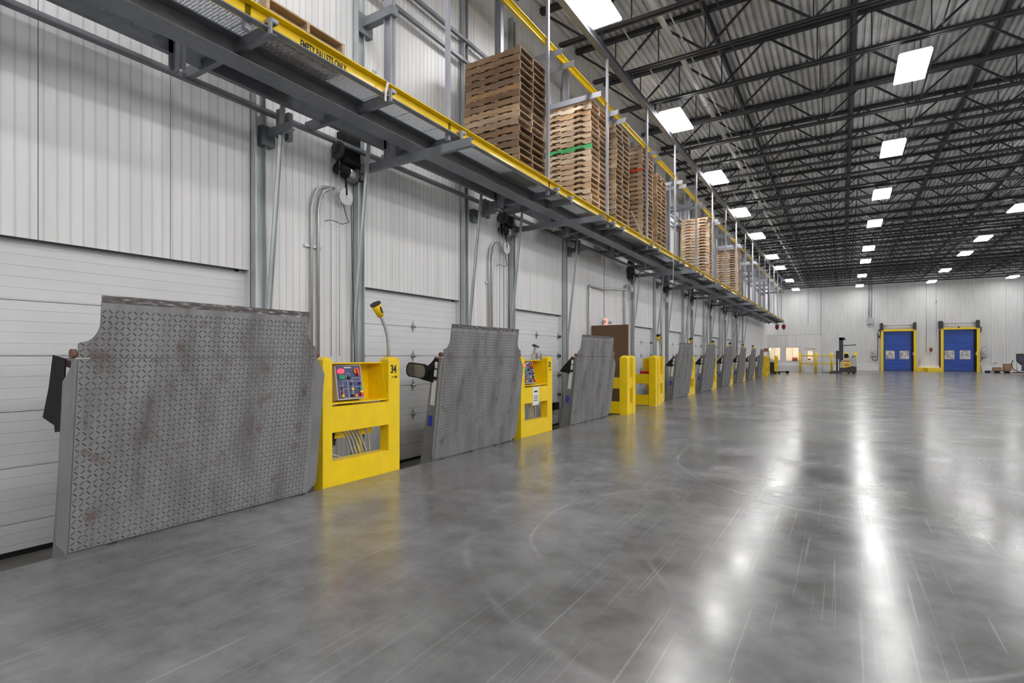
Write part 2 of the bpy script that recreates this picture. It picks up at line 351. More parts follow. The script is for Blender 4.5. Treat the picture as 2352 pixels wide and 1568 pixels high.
# ---------------------------------------------------------------- roof joists
JB, JT = 7.30 + H, ZT - .02
JX0, JX1, NP = WX, 30.0, 16
step = (JX1 - JX0) / NP
def joist(single):
    t = thing('roof_joist', '', 'joist')
    c = MB()
    for dy in (-.055, .02): c.box(JX0, JX1, dy - .01, dy + .045, JT - .10, JT).box(JX0, JX1, dy - (.03 if dy < 0 else 0), dy + (.065 if dy > 0 else .03), JT - .012, JT)
    c.build('top_chord', 'joist', t)
    c = MB()
    for s_ in (-1, 1): c.box(JX0 + .5, JX1, s_ * .012, s_ * .024, JB, JB + .085).box(JX0 + .5, JX1, s_ * .012, s_ * .09, JB, JB + .012)
    c.build('bottom_chord', 'joist', t)
    web = MB() if not single else None
    diag = MB().bar((0, 0, JT - .03), (step / 2, 0, JB + .03), .048, .048).mesh('web_bar', 'joist')
    diag2 = MB().bar((0, 0, JB + .03), (step / 2, 0, JT - .03), .048, .048).mesh('web_bar', 'joist')
    vert = MB().bar((0, 0, JB + .03), (0, 0, JT - .03), .025, .025).mesh('web_bar', 'joist')
    for i in range(NP):
        xa = JX0 + i * step
        if single:
            put('web_bar', diag, t, (xa, 0, 0)); put('web_bar', diag2, t, (xa + step / 2, 0, 0)); put('web_bar', vert, t, (xa + step / 2, 0, 0))
            if i % 2: put('web_bar', vert, t, (xa, 0, 0))
        else:
            web.bar((xa, 0, JT - .03), (xa + step / 2, 0, JB + .03), .048, .048).bar((xa + step / 2, 0, JB + .03), (xa + step, 0, JT - .03), .048, .048)
            web.bar((xa + step / 2, 0, JB + .03), (xa + step / 2, 0, JT - .03), .025, .025)
            if i % 2: web.bar((xa, 0, JB + .03), (xa, 0, JT - .03), .025, .025)
    if not single: web.build('web_bars', 'joist', t, kind='stuff')
    return t
YJ = [13.36 + 2.015 * k for k in range(-6, 27)]
ja = joist(True); jb = joist(False); index()
near = [yy for yy in YJ if 7 < yy < 22]
fa = fb = True
k = 0
for yy in reversed(YJ):
    if yy in near:
        o = ja if fa else ctree(ja); fa = False
    else:
        o = jb if fb else ctree(jb); fb = False
    o.location = (0, yy, 0)
    o['group'] = 'roof joists under the steel deck'
    o['label'] = 'dark open-web roof joist under the steel deck, %s counted from the far wall' % ORD[k]; k += 1
# bridging lines between the joists
for k, (bx_, s_) in enumerate([(-2.8, 'nearest the pallet shelf'), (.22, 'above the centre of the hall'), (3.3, 'between the second and third lamp rows'), (6.4, 'over the third lamp row'), (9.5, 'right of the third lamp row'), (12.6, 'farthest right of all')]):
    mb = MB().box(bx_ - .07, bx_ + .07, 0, YF, JT - .12, JT - .075).box(bx_ - .02, bx_ + .02, 0, YF, JT - .2, JT - .12)
    tag(mb.build('joist_bridging', 'joist'), 'long dark bridging angle along the roof joists, %s' % s_, 'bridging', 'bridging angles along the roof')
# pipes and conduits under the deck
def pipe(name, x_, z_, r_, mat, label, cat, y0=0, y1=YF, rings=0, k=10):
    t = thing(name, label, cat, (x_, 0, z_)) if rings else None
    mb = MB().tube([(0, y0, 0), (0, y1, 0)], r_, k) if rings else MB().tube([(x_, y0, z_), (x_, y1, z_)], r_, k)
    o = mb.build('pipe_run' if rings else name, mat, t, smooth=True)
    if rings:
        cm = MB().tube([(0, -.09, 0), (0, .09, 0)], r_ * 1.35, k).mesh('coupling', mat, True)
        yy = y0 + 1
        while yy < y1: put('coupling', cm, t, (0, yy, 0)); yy += rings
        return t
    return tag(o, label, cat)
pipe('sprinkler_main', -3.55, 7.72 + H, .065, 'pipewhite', 'thick pale sprinkler main with couplings running along the roof', 'pipe', rings=3.2)
pipe('roof_conduit', -4.25, 7.42 + H, .016, 'pipewhite', 'thin pale conduit running above the lamps beside the pallet shelf', 'conduit', k=6)
pipe('roof_conduit', -3.2, 7.42 + H, .016, 'pipewhite', 'thin pale conduit running just right of the sprinkler main', 'conduit', k=6)
pipe('roof_conduit', 1.9, 7.42 + H, .018, 'joist', 'thin dark conduit running along the second lamp row', 'conduit', k=6)
pipe('roof_conduit', -2.3, 7.6 + H, .02, 'joist', 'thin dark pipe left of the first bridging angle', 'conduit', k=6)

# ---------------------------------------------------------------- ceiling lamps
LZ = 6.98 + H; LX = [-4.2, 1.42, 7.08, 12.75, 18.4, 24.1]; LY = [9.83, 16.05, 22.03, 28.0, 34.0, 41.7, 47.2, 55.6, 63.4]
LY = [-8.6, -2.3, 3.7] + LY
lp = thing('ceiling_lamp', '', 'lamp', (0, 0, LZ))
MB().box(-.315, .315, -.75, .75, -.045, 0).build('diffuser', 'lamp', lp)
hb = MB().box(-.30, .30, -.73, .73, 0, .05)
hb.prism([(-.2, .05), (.2, .05), (.12, .12), (-.12, .12)], -.6, .6, 'y'); hb.build('housing', 'panelgrey', lp)
wr = MB().tube([(0, -.5, .12), (0, -.5, JB - LZ)], .006, 5).tube([(0, .5, .12), (0, .5, JB - LZ)], .006, 5); wr.build('hanging_wire', 'black', lp)
index(); first = True
rowname = ['row beside the pallet shelf', 'second row from the pallet shelf', 'third row from the pallet shelf', 'fourth row from the pallet shelf', 'fifth row from the pallet shelf', 'row farthest from the pallet shelf']
for ix, lx in enumerate(LX):
    k = 0
    # extra unseen lamps at half spacing, added to brighten the area near the camera
    added_lamp_y = [q - 3.05 for q in LY if .85 * (q - 3.05) - .526 * lx < 8.8] if ix > 1 else []
    for yy in sorted(LY + added_lamp_y, reverse=True):
        o = lp if first else ctree(lp); first = False
        o.location = (lx, yy, LZ); o['group'] = 'rectangular high bay ceiling lamps'
        o['label'] = 'rectangular ceiling lamp, %s from the far wall in the %s' % (ORD[k], rowname[ix]); k += 1

# ================================================================ PALLET SHELF
R = lambda z: z + H
DY0, DY1 = -1.5, 54.6
rk = thing('overhead_pallet_rack', 'long grey hanging steel shelf with yellow edge above the dock doors', 'rack', (0, 0, 0))
AF = 4.60                                  # web of the yellow edge channel
# yellow edge channel, open side outwards
mb = MB().box(-AF - .008, -AF, DY0, DY1, R(3.04), R(3.205)).box(-AF, -AF + .075, DY0, DY1, R(3.193), R(3.205))
mb.build('edge_channel', 'yellow', rk)
MB().box(-AF, -AF + .075, DY0, DY1, R(3.04), R(3.052)).build('edge_flange', 'rack', rk)
MB().box(-5.70, -5.69, DY0, DY1, R(3.02), R(3.19)).box(-5.76, -5.70, DY0, DY1, R(3.02), R(3.03)).build('rear_channel', 'rack', rk)
MB().box(-5.24, -4.98, DY0, DY1, R(2.90), R(2.915)).box(-5.24, -4.98, DY0, DY1, R(3.10), R(3.115)).box(-5.12, -5.10, DY0, DY1, R(2.915), R(3.10)).build('main_beam', 'rack', rk)
MB().box(-6.06, -6.04, DY0, DY1, R(2.97), R(3.05)).box(-6.04, -5.99, DY0, DY1, R(2.97), R(2.98)).build('wall_side_channel', 'rack', rk)
PY = [5.8 + 2.93 * k for k in range(-2, 17)]
cm = MB().box(-6.08, -4.5, 0, .012, R(2.985), R(3.10)).box(-6.08, -4.5, .012, .06, R(3.09), R(3.10)).box(-6.08, -4.5, .012, .06, R(2.985), R(2.995)).mesh('cross_channel', 'rack')
tipm = MB().box(-4.54, -4.495, -.012, 0, R(2.985), R(3.135)).box(-4.60, -4.495, -.012, .07, R(3.10), R(3.135)).mesh('end_clip', 'post')
cy = []
for i, p in enumerate(PY):
    cy += [p + .17]
    cy += [p + (.78 if i >= 3 else 1.72 if i == 1 else -1.25)] if i != 2 else []
for yy in sorted(set(round(c, 2) for c in cy)):
    if DY0 < yy < DY1:
        put('cross_channel', cm, rk, (0, yy, 0)); put('end_clip', tipm, rk, (0, yy, 0))
# low bearers that reach out past the edge, one per dock door, bolted to the door columns
hs = MB().box(-5.98, -5.90, -.03, .03, R(2.70), R(3.05)).mesh('hanger_strap', 'rack')
brm = MB().box(-6.12, -4.05, 0, .012, R(2.70), R(2.81)).box(-6.12, -4.05, .012, .07, R(2.80), R(2.81)).box(-6.12, -4.05, .012, .07, R(2.70), R(2.71)).mesh('low_bearer', 'rack')
brs = MB().box(-6.19, -6.10, -.06, .12, R(2.62), R(2.86)).mesh('wall_bracket', 'rack')
br2 = MB().box(-6.12, -5.62, 0, .012, R(2.72), R(2.82)).box(-6.12, -5.62, .012, .06, R(2.72), R(2.73)).mesh('stub_bearer', 'rack')
for yy in [5.55, 9.98, 17.9, 22.1, 26.4, 30.6, 34.9, 39.1]:
    put('low_bearer', brm, rk, (0, yy, 0)); put('wall_bracket', brs, rk, (0, yy, 0))
for yy in [4.05, 8.5, 12.75, 20.6, 24.9, 29.1, 33.4, 37.6]:
    put('hanger_strap', hs, rk, (0, yy + .08, 0)); put('hanger_strap', hs, rk, (0, yy + .2, 0))
    put('stub_bearer', br2, rk, (0, yy, 0)); put('wall_bracket', brs, rk, (0, yy, 0))
# posts: light tubes at the front, wider channels at the back
HT = 6.85
fp = MB().box(-4.655, -4.60, -.028, .028, R(2.97), R(HT)).mesh('front_post', 'post')
rp = MB().box(-5.70, -5.56, -.008, .008, R(2.84), R(HT + .2)).box(-5.70, -5.69, -.05, .05, R(2.84), R(HT + .2)).box(-5.57, -5.56, -.05, .05, R(2.84), R(HT + .2)).mesh('rear_post', 'post')
for p in PY:
    if DY0 < p < DY1: put('front_post', fp, rk, (0, p, 0)); put('rear_post', rp, rk, (0, p - .1, 0))
MB().box(-4.70, -4.56, DY0, DY1, R(HT), R(HT + .01)).box(-4.64, -4.62, DY0, DY1, R(HT + .01), R(HT + .15)).box(-4.70, -4.56, DY0, DY1, R(HT + .15), R(HT + .16)).build('header_beam', 'rack', rk)
hm = MB().bar((-4.63, 0, R(HT + .15)), (-4.63, 0, R(7.30)), .05, .05).mesh('header_hanger', 'joist')
for yy in YJ:
    if DY0 < yy < DY1: put('header_hanger', hm, rk, (0, yy, 0))
# upper ties and yellow guide rail
um = MB().box(-6.14, -4.45, 0, .012, R(5.62), R(5.735)).box(-6.14, -4.45, .012, .07, R(5.725), R(5.735)).mesh('upper_tie', 'post')
ui = 0
for p in PY:
    for q in (.22, .72):
        if p > 7 and p + q < DY1: put('upper_tie', um, rk, (0, p + q, 0))
put('upper_tie', um, rk, (0, 10.85, 0))
MB().box(-4.70, -4.66, 1.5, DY1, R(5.74), R(5.83)).box(-4.74, -4.62, 1.5, DY1, R(5.83), R(5.84)).build('guide_rail', 'yellow', rk)
for z_ in (5.55, 5.95): MB().box(-6.12, -6.06, 2, DY1, R(z_), R(z_ + .06)).build('wall_rail', 'rack', rk)
# bracket and arm high on the wall at the left
mb = MB().box(-6.12, -5.5, 5.62, 5.74, R(4.92), R(5.05)).box(-6.19, -6.10, 5.54, 5.82, R(4.82), R(5.12)); mb.build('upper_bracket', 'rack', rk)
for p in PY[3:]: MB().box(-6.19, -6.13, p + .75, p + .82, R(3.3), R(6.9)).build('wall_strut', 'galv', rk)
# grating planks between edge channel and rear channel
PP = .56
def grating():
    b_ = MB(); nb = 18
    for i in range(nb + 1):
        yy = i * (PP - .012) / nb; b_.box(-5.70, -4.61, yy - .0025, yy + .0025, R(3.165), R(3.195))
    for i in range(nb):                    # short cross links, staggered
        yy = i * (PP - .012) / nb
        for j in range(9):
            xx = -5.66 + j * .118 + (.059 if i % 2 else 0); b_.box(xx - .003, xx + .003, yy, yy + (PP - .012) / nb, R(3.17), R(3.19))
    for i in range(nb + 1):                # raised teeth along the front
        yy = i * (PP - .012) / nb; b_.box(-4.63, -4.60, yy - .004, yy + .004, R(3.195), R(3.222))
    return b_.mesh('grating_plank', 'grate')
gm = grating(); yy = DY0
while yy < DY1 - PP: put('grating_plank', gm, rk, (0, yy, 0)); yy += PP
for y_ in (3.42, 11.1, 19.2):
    text('lettering', 'EMPTY PALLETS ONLY', .112, 'ink', rk, (-AF + .001, y_, R(3.078)), FACE_X, sx=.52, bold=.003)
# scraps of stretch wrap caught on the edge
def strip(pts, wd): 
    b_ = MB()
    for p, q in zip(pts, pts[1:]): b_.bar(p, q, wd, .004)
    return b_
E3 = lambda yy, dx=0, z=3.2: (-AF + .08 + dx, yy, R(z))
tag(strip([(-4.55, 4.52, R(3.23)), (-4.50, 4.53, R(3.18)), (-4.505, 4.5, R(3.05)), (-4.52, 4.51, R(2.96))], .03).build('wrap_scrap', 'white'), 'white plastic band looped over the yellow shelf edge left of the first front post', 'plastic scrap')
tag(strip([(-4.52, 16.75, R(3.25)), (-4.5, 16.8, R(3.05)), (-4.51, 16.9, R(2.9)), (-4.5, 16.8, R(2.25))], .03).build('wrap_scrap', 'white'), 'white plastic strip hanging under the yellow edge before the sixth pallet stack', 'plastic scrap')
tag(strip([(-4.66, 13.4, R(3.75)), (-4.56, 13.55, R(3.45)), (-4.50, 13.9, R(3.12))], .05).build('wrap_scrap', 'white'), 'torn white wrap hanging from the third pallet stack onto the yellow edge', 'plastic scrap')

# ================================================================ PALLETS
PL, PWD, PH = 1.15, .95, .1235
def notch_poly():
    L_ = PL; a = []
    for x0 in (.17, .73):
        a += [(x0, 0), (x0 + .03, .035), (x0 + .22, .035), (x0 + .25, 0)]
    return [(0, 0)] + a + [(L_, 0), (L_, .09), (0, .09)]
WM = {}
for mt in ('wood_dark', 'wood_light', 'wood_mid', 'green_paint', 'red_paint'):
    WM[mt] = dict(sn=MB().prism(notch_poly(), 0, .036, 'y').mesh('stringer', mt), s=MB().box(0, PL, 0, .036, 0, .09).mesh('stringer', mt),
                  bw=MB().box(0, .135, 0, PWD, 0, .016).mesh('deck_board', mt), bn=MB().box(0, .09, 0, PWD, 0, .016).mesh('deck_board', mt))
def pallet(mt, notched, label, loc, rz, group, front=None, wobble=0):
    t = thing('wooden_pallet', label, 'pallet', loc, (0, 0, rz), group)
    W_ = WM[mt]; key = 'sn' if notched else 's'; rnd = random.random
    for i, yy in enumerate((0, PWD / 2 - .018, PWD - .036)):
        o = put('stringer', (WM[front] if (front and i == 0) else W_)[key], t, (0, yy, .016))
    for x_ in (0, .29, .58, PL - .135): put('deck_board', W_['bw'], t, (x_, 0, 0))
    top = [0, .18, .34, .50, .66, .82, PL - .135]
    for i, x_ in enumerate(top):
        if i not in (0, 6) and rnd() < .05: continue
        put('deck_board', W_['bw' if i in (0, 6) else 'bn'], t, (x_, rnd() * wobble, .106))
    return t
DZ = R(3.198)
#        Y0   height n   material   notched  x0 offset
STK = [(3.12, 2, 'wood_mid', False, -5.83), (7.76, 27, 'wood_dark', False, -5.83), (10.90, 27, 'wood_light', True, -5.85), (12.38, 27, 'wood_mid', False, -5.83),
       (14.35, 25, 'wood_mid', False, -5.82), (15.72, 21, 'wood_mid', False, -5.83), (23.2, 20, 'wood_light', True, -5.86), (30.2, 18, 'wood_light', True, -5.84)]
SD = ['low stack nearest the camera', 'dark stack by the second post', 'pale stack beside dark one', 'tall stack behind the third post', 'fourth stack, very tall', 'shorter stack before the long gap', 'pale stack standing alone past the gap', 'pale stack farthest from the camera']
TOPZ = [0, 6.75, 7.13, 7.17, 7.3, 6.86, 7.23, 7.30]
for si, (y0, n, mt, nt_, x0) in enumerate(STK):
    if si: n = int(round((TOPZ[si] - DZ) / PH))
    drift = 0
    for k in range(n):
        drift += random.uniform(-.012, .012); drift *= .9
        if si == 1 and k == n - 6: drift += .03
        front = None; m_ = mt
        kk = n - 1 - k
        if si == 2 and kk == 8: front = 'green_paint'
        if si == 4 and kk == 5: front = 'red_paint'
        if si in (2,) and random.random() < .2: m_ = 'wood_mid'
        if si in (1,) and random.random() < .22: m_ = 'wood_mid'
        extra = ' with a green front board' if front == 'green_paint' else ' with an orange front board' if front == 'red_paint' else ''
        pos = 'topmost' if kk == 0 else 'bottom' if k == 0 else '%s from the top' % ORD[kk]
        pallet(m_, nt_, 'wooden pallet%s, %s, %s' % (extra, pos, SD[si]), (x0 + random.uniform(-.015, .015), y0 + drift, DZ + k * PH), random.uniform(-.012, .012), 'empty pallets, ' + SD[si], front, .02)

# ================================================================ DOCK DOORS
hinge_m = MB().prism([(-.03, 0), (0, -.10), (.03, 0), (0, .10)], 0, .006, 'x').tube([(.02, -.045, 0), (.02, .045, 0)], .018, 7)
hinge_m.prism([(-.028, -.045), (.028, -.045), (.028, .045), (-.028, .045)], .004, .014, 'x'); hinge_m = hinge_m.mesh('hinge', 'chrome')
roller_m = MB().box(0, .05, 0, .16, -.03, .03).box(.02, .09, .12, .18, -.08, .05).mesh('roller_bracket', 'black')
ZB = -.255; joints = [ZB, -.01, .49, .99, 1.49, 1.99, HEAD + .1]
DX = WX - .09
for i, (a, c) in enumerate(DOORS):
    d = struct(put('door_%d' % (i + 1), None)); d.location = (DX, a, 0); W_ = c - a
    d.empty_display_size = .1
    for z0, z1 in zip(joints, joints[1:]): MB().box(-.05, 0, -.04, W_ + .04, z0 + .003, z1 - .003).build('door_section', 'door', d)
    MB().box(-.05, .005, -.02, W_ + .02, ZB - .045, ZB).build('bottom_seal', 'black', d)
    MB().box(.0, .092, 0, W_, HEAD - .003, HEAD + .0).build('head_strip', 'darkgrey', d)  # dark grey sheet over the underside of the wall panel above the door
    for z_ in joints[2:-1]:
        for yy in (.05, W_ / 2, W_ - .06): put('hinge', hinge_m, d, (.004, yy, z_))
        put('roller_bracket', roller_m, d, (.01, W_ - .02, z_)) 
    # wall columns and leaning high-lift tracks on both sides
    for sgn, yy in ((-1, -.20), (1, W_ + .02)):
        MB().box(.09, .20, yy, yy + .012, -.3, ZT - 1).box(.09, .10, yy, yy + .17, -.3, ZT - 1).box(.09, .16, yy + .158, yy + .17, -.3, ZT - 1).build('door_column', 'galv', d)
        yt = yy + (.20 if sgn > 0 else -.02)
        tr = MB()
        for (zz0, xx0, zz1, xx1) in [(-.25, .12, 1.9, .14), (1.9, .14, 5.6, .55)]:
            tr.bar((xx0, yt, zz0), (xx1, yt, zz1), .055, .012).bar((xx0, yt + .025, zz0), (xx1, yt + .025, zz1), .006, .05)
        tr.build('lift_track', 'galv', d)
    MB().box(.0, .03, W_ - .13, W_ - .09, HEAD - .02, HEAD + .16).build('top_stop', 'black', d)

# ---------------------------------------------------------------- door operators (hoist, chain, conduits)
def operator():
    t = thing('door_operator', '', 'door motor')
    MB().box(0, .14, .10, .42, -.02, .44).box(.13, .15, .12, .40, .0, .42).build('motor_cover', 'black', t)
    MB().tube([(.10, .02, -.10), (.10, .38, -.18)], .085, 12).build('motor', 'black', t, True)
    MB().tube([(.10, .20, -.14), (.10, .36, -.175)], .09, 12).build('motor_end', 'chrome', t, True)
    MB().tube([(.14, -.02, .12), (.14, .02, .12)], .13, 16).tube([(.14, -.04, .12), (.14, .04, .12)], .04, 8).build('chain_wheel', 'darkgrey', t, True)
    MB().tube([(.12, .15, -.50), (.15, .15, -.50)], .12, 20).tube([(.10, .15, -.50), (.17, .15, -.50)], .02, 8).build('cable_reel', 'white', t, True)
    MB().bar((.13, .15, -.18), (.15, .15, -.5), .03, .015).build('reel_arm', 'black', t)
    c = MB()
    for yy in (-.12, .02):
        z = .10
        while z > -2.75: c.bar((.15, yy, z), (.15, yy, z - .035), .012, .005).bar((.15, yy + .0, z - .03), (.15, yy, z - .062), .005, .012); z -= .06
    c.build('hand_chain', 'chrome', t, kind='stuff')
    for k_, dy in enumerate((-.36, -.25)):
        top = [(.04, dy, z_) for z_ in (-3.2, -.75)] + [(.04, dy + .03 , -.60), (.04, dy + .10, -.48), (.04, dy + .2, -.42), (.04, .02, -.40)]
        MB().tube(top, .021, 7).build('conduit', 'galvpipe', t, True)
    MB().box(0, .03, -.46, -.18, -1.30, -1.26).build('conduit_strap', 'galv', t)
    MB().tube([(.12, .1, -.55), (.12, .16, -.75), (.12, .22, -.85), (.12, .1, -.9), (.12, -.1, -.88), (.12, -.2, -.92)], .006, 5).build('loose_cable', 'darkgrey', t, True)
    MB().tube([(.12, .26, -.6), (.12, .28, -1.5), (.12, .33, -3.0)], .006, 5).build('pull_cord', 'darkgrey', t, True)
    return t
op = operator(); index()
for k, yy in enumerate([5.12, 9.42, 17.35, 21.6, 25.85, 30.1, 34.3, 38.5]):
    o = op if k == 0 else ctree(op)
    o.location = (WX, yy, 4.27)
    tag(o, 'black door motor with hand chain and white reel on the wall, %s from the camera' % ORD[k], 'door motor', 'door motors under the pallet shelf')

# ================================================================ DOCK LEVELERS
LW = 2.09; HZ = 1.47; LEAN = math.radians(6.8)
def lugs(y0, y1, z0, z1, clip=None):
    b_ = MB(); p = .042; i = 0; z = z0 + .02
    while z < z1 - .012:
        y = y0 + .02; j = 0
        while y < y1 - .012:
            if not clip or clip(y, z):
                s_ = 1 if (i + j) % 2 else -1; L_ = .0165; W_ = .0052
                dy, dz = L_ * .707, L_ * .707 * s_; ny, nz = -.707 * s_ * W_, .707 * W_
                n_ = len(b_.v)
                b_.v += [(0, y - dy + ny, z - dz + nz), (0, y - dy - ny, z - dz - nz), (0, y + dy - ny, z + dz - nz), (0, y + dy + ny, z + dz + nz), (.003, y - dy * .75, z - dz * .75), (.003, y + dy * .75, z + dz * .75)]
                b_.f += [(n_, n_ + 1, n_ + 4), (n_ + 1, n_ + 2, n_ + 5, n_ + 4), (n_ + 2, n_ + 3, n_ + 5), (n_ + 3, n_, n_ + 4, n_ + 5)]
            y += p; j += 1
        z += p; i += 1
    return b_
def inset(z):
    if z < HZ + .11: return 0
    if z < HZ + .27: return .13 * math.sin(math.acos(max(0, 1 - (z - HZ - .11) / .16)) )
    return .13
def leveler():
    t = thing('dock_leveler', '', 'dock leveler')
    MB().box(-.012, 0, 0, LW, 0, HZ - .004).build('deck_plate', 'plate', t)
    lugs(0, LW, 0, HZ).build('deck_tread', 'lug', t, kind='stuff')
    zs = [HZ + .004, HZ + .11] + [HZ + .11 + .16 * q / 8 for q in range(1, 9)] + [HZ + .42]
    poly = [(inset(z), z) for z in zs] + [(LW - inset(z), z) for z in reversed(zs)]
    MB().prism(poly, -.02, 0, 'x').build('lip_plate', 'plate', t)
    lugs(0, LW, HZ, HZ + .41, lambda y, z: inset(z) + .01 < y < LW - inset(z) - .01).build('lip_tread', 'lug', t, kind='stuff')
    b_ = MB(); n_ = 40; v0 = inset(9)
    ys = [v0 + (LW - 2 * v0) * q / n_ for q in range(n_ + 1)]
    b_.prism([(ys[0], HZ + .42)] + [(q, HZ + .475 + .0018 * math.sin(q * 23) * math.sin(q * 7)) for q in ys] + [(ys[-1], HZ + .42)], -.016, -.001, 'x')
    b_.build('lip_edge', 'lipedge', t)
    for yy in (-.035, LW + .005): MB().tube([(-.04, yy, HZ + .03), (-.04, yy + .03, HZ + .03)], .035, 10).build('lip_hinge', 'rust', t, True)
    MB().box(-.075, -.02, .1, LW - .1, HZ - .03, HZ - .005).build('hinge_rod', 'darkgrey', t)
    # side frame box and toe guards
    for s_, y0 in ((-1, 0.), (1, LW)):
        a, c = (y0 - .02, y0) if s_ < 0 else (y0, y0 + .02)
        MB().prism([(-.24, -.12), (-.01, -.02), (-.01, HZ - .01), (-.15, HZ - .01), (-.17, HZ - .1)], a, c, 'y').build('side_frame', 'skirt', t)
        o0 = y0 + s_ * .02
        b_ = MB(); n0 = 0
        prof = [(.02, .06), (.02, HZ - .16), (-.005, HZ - .02)]
        b_.v = [(-.01, o0, .0), (-.01, o0, HZ - .02), (.03, o0 + s_ * .07, HZ - .17), (.03, o0 + s_ * .07, .10),
                (-.02, o0, .0), (-.02, o0, HZ - .02), (.02, o0 + s_ * .075, HZ - .17), (.02, o0 + s_ * .075, .10)]
        b_.f = [(0, 1, 2, 3), (7, 6, 5, 4), (0, 4, 5, 1), (1, 5, 6, 2), (2, 6, 7, 3), (3, 7, 4, 0)]
        b_.build('toe_guard', 'skirt', t)
    def st(x0, x1, z0, z1, mt, nm_='sticker'): MB().box(x0, x1, -.0235, -.020, z0, z1).build(nm_, mt, t)
    st(-.145, -.07, HZ - .33, HZ - .03, 'black'); st(-.14, -.075, HZ - .07, HZ - .045, 'redbox')
    MB().box(-.135, -.08, -.0245, -.0235, HZ - .17, HZ - .08).box(-.135, -.08, -.0245, -.0235, HZ - .29, HZ - .19).build('sticker', 'sticker_white', t)
    st(-.15, -.07, HZ - .70, HZ - .35, 'sticker_white'); st(-.165, -.09, HZ - 1.0, HZ - .85, 'sticker_blue')
    for z_ in (.5, 1.0): MB().box(-.15, -.05, .05, LW - .05, z_, z_ + .06).build('rear_rib', 'skirt', t)
    for y_ in (.3, 1.0, 1.7): MB().box(-.14, -.06, y_, y_ + .04, -.05, HZ - .06).build('rear_beam', 'skirt', t)
    return t
lv = leveler()
flap = MB().prism([(-.15, HZ - .02), (-.15, HZ - .57), (-.27, HZ - .60), (-.29, HZ - .55), (-.52, HZ - .53), (-.43, HZ - .28), (-.38, HZ - .02)], -.03, -.022, 'y').mesh('rubber_flap', 'black')
flap2 = MB().prism([(-.13, HZ - .02), (-.13, HZ - .38), (-.38, HZ - .36), (-.27, HZ - .2)], -.03, -.022, 'y').mesh('rubber_flap', 'black')
index()
LVY = [1.66, 5.88, 10.35, 18.37, 22.6, 26.93, 31.2, 35.3, 39.4]
notes = ['nearest the camera with a hanging rubber flap', 'between the controls numbered 34 and 33', 'beside the brown standing board', 'past the gated gap in the row', 'fifth from the camera', 'sixth from the camera', 'seventh from the camera', 'eighth from the camera', 'last in the row, farthest from the camera']
for k, yy in enumerate(LVY):
    o = lv if k == 0 else ctree(lv)
    put('rubber_flap', flap if k == 0 else flap2, o)
    if k == 1:
        fr = MB().tube([(-.52 + .0, -.03, 0), (-.52, -.06, 0)], .001, 4)
        rr = []
        for q in range(24):
            a_ = 2 * math.pi * q / 24; cx_ = .07 if math.cos(a_) > 0 else -.07
            rr.append((-.40 + cx_ * 1.7 + .075 * math.cos(a_), HZ - .24 + .105 * math.sin(a_) * 1.0))
        fo = MB().prism(rr, -.10, -.05, 'y').build('mirror_housing', 'black', o)
        ri = [((p + .40) * .88 - .40, (q - HZ + .24) * .86 + HZ - .24) for p, q in rr]
        MB().prism(ri, -.104, -.1, 'y').build('mirror_face', 'mirror', fo)
        MB().bar((-.26, -.06, HZ - .24), (-.14, -.03, HZ - .12), .05, .08).build('mirror_arm', 'black', o)
    o.location = (PX + .012, yy, .012); o.rotation_euler = (0, LEAN, 0)
    tag(o, 'grey tread-plate dock leveler stored upright, %s' % notes[k], 'dock leveler', 'upright dock levelers along the pit edge')

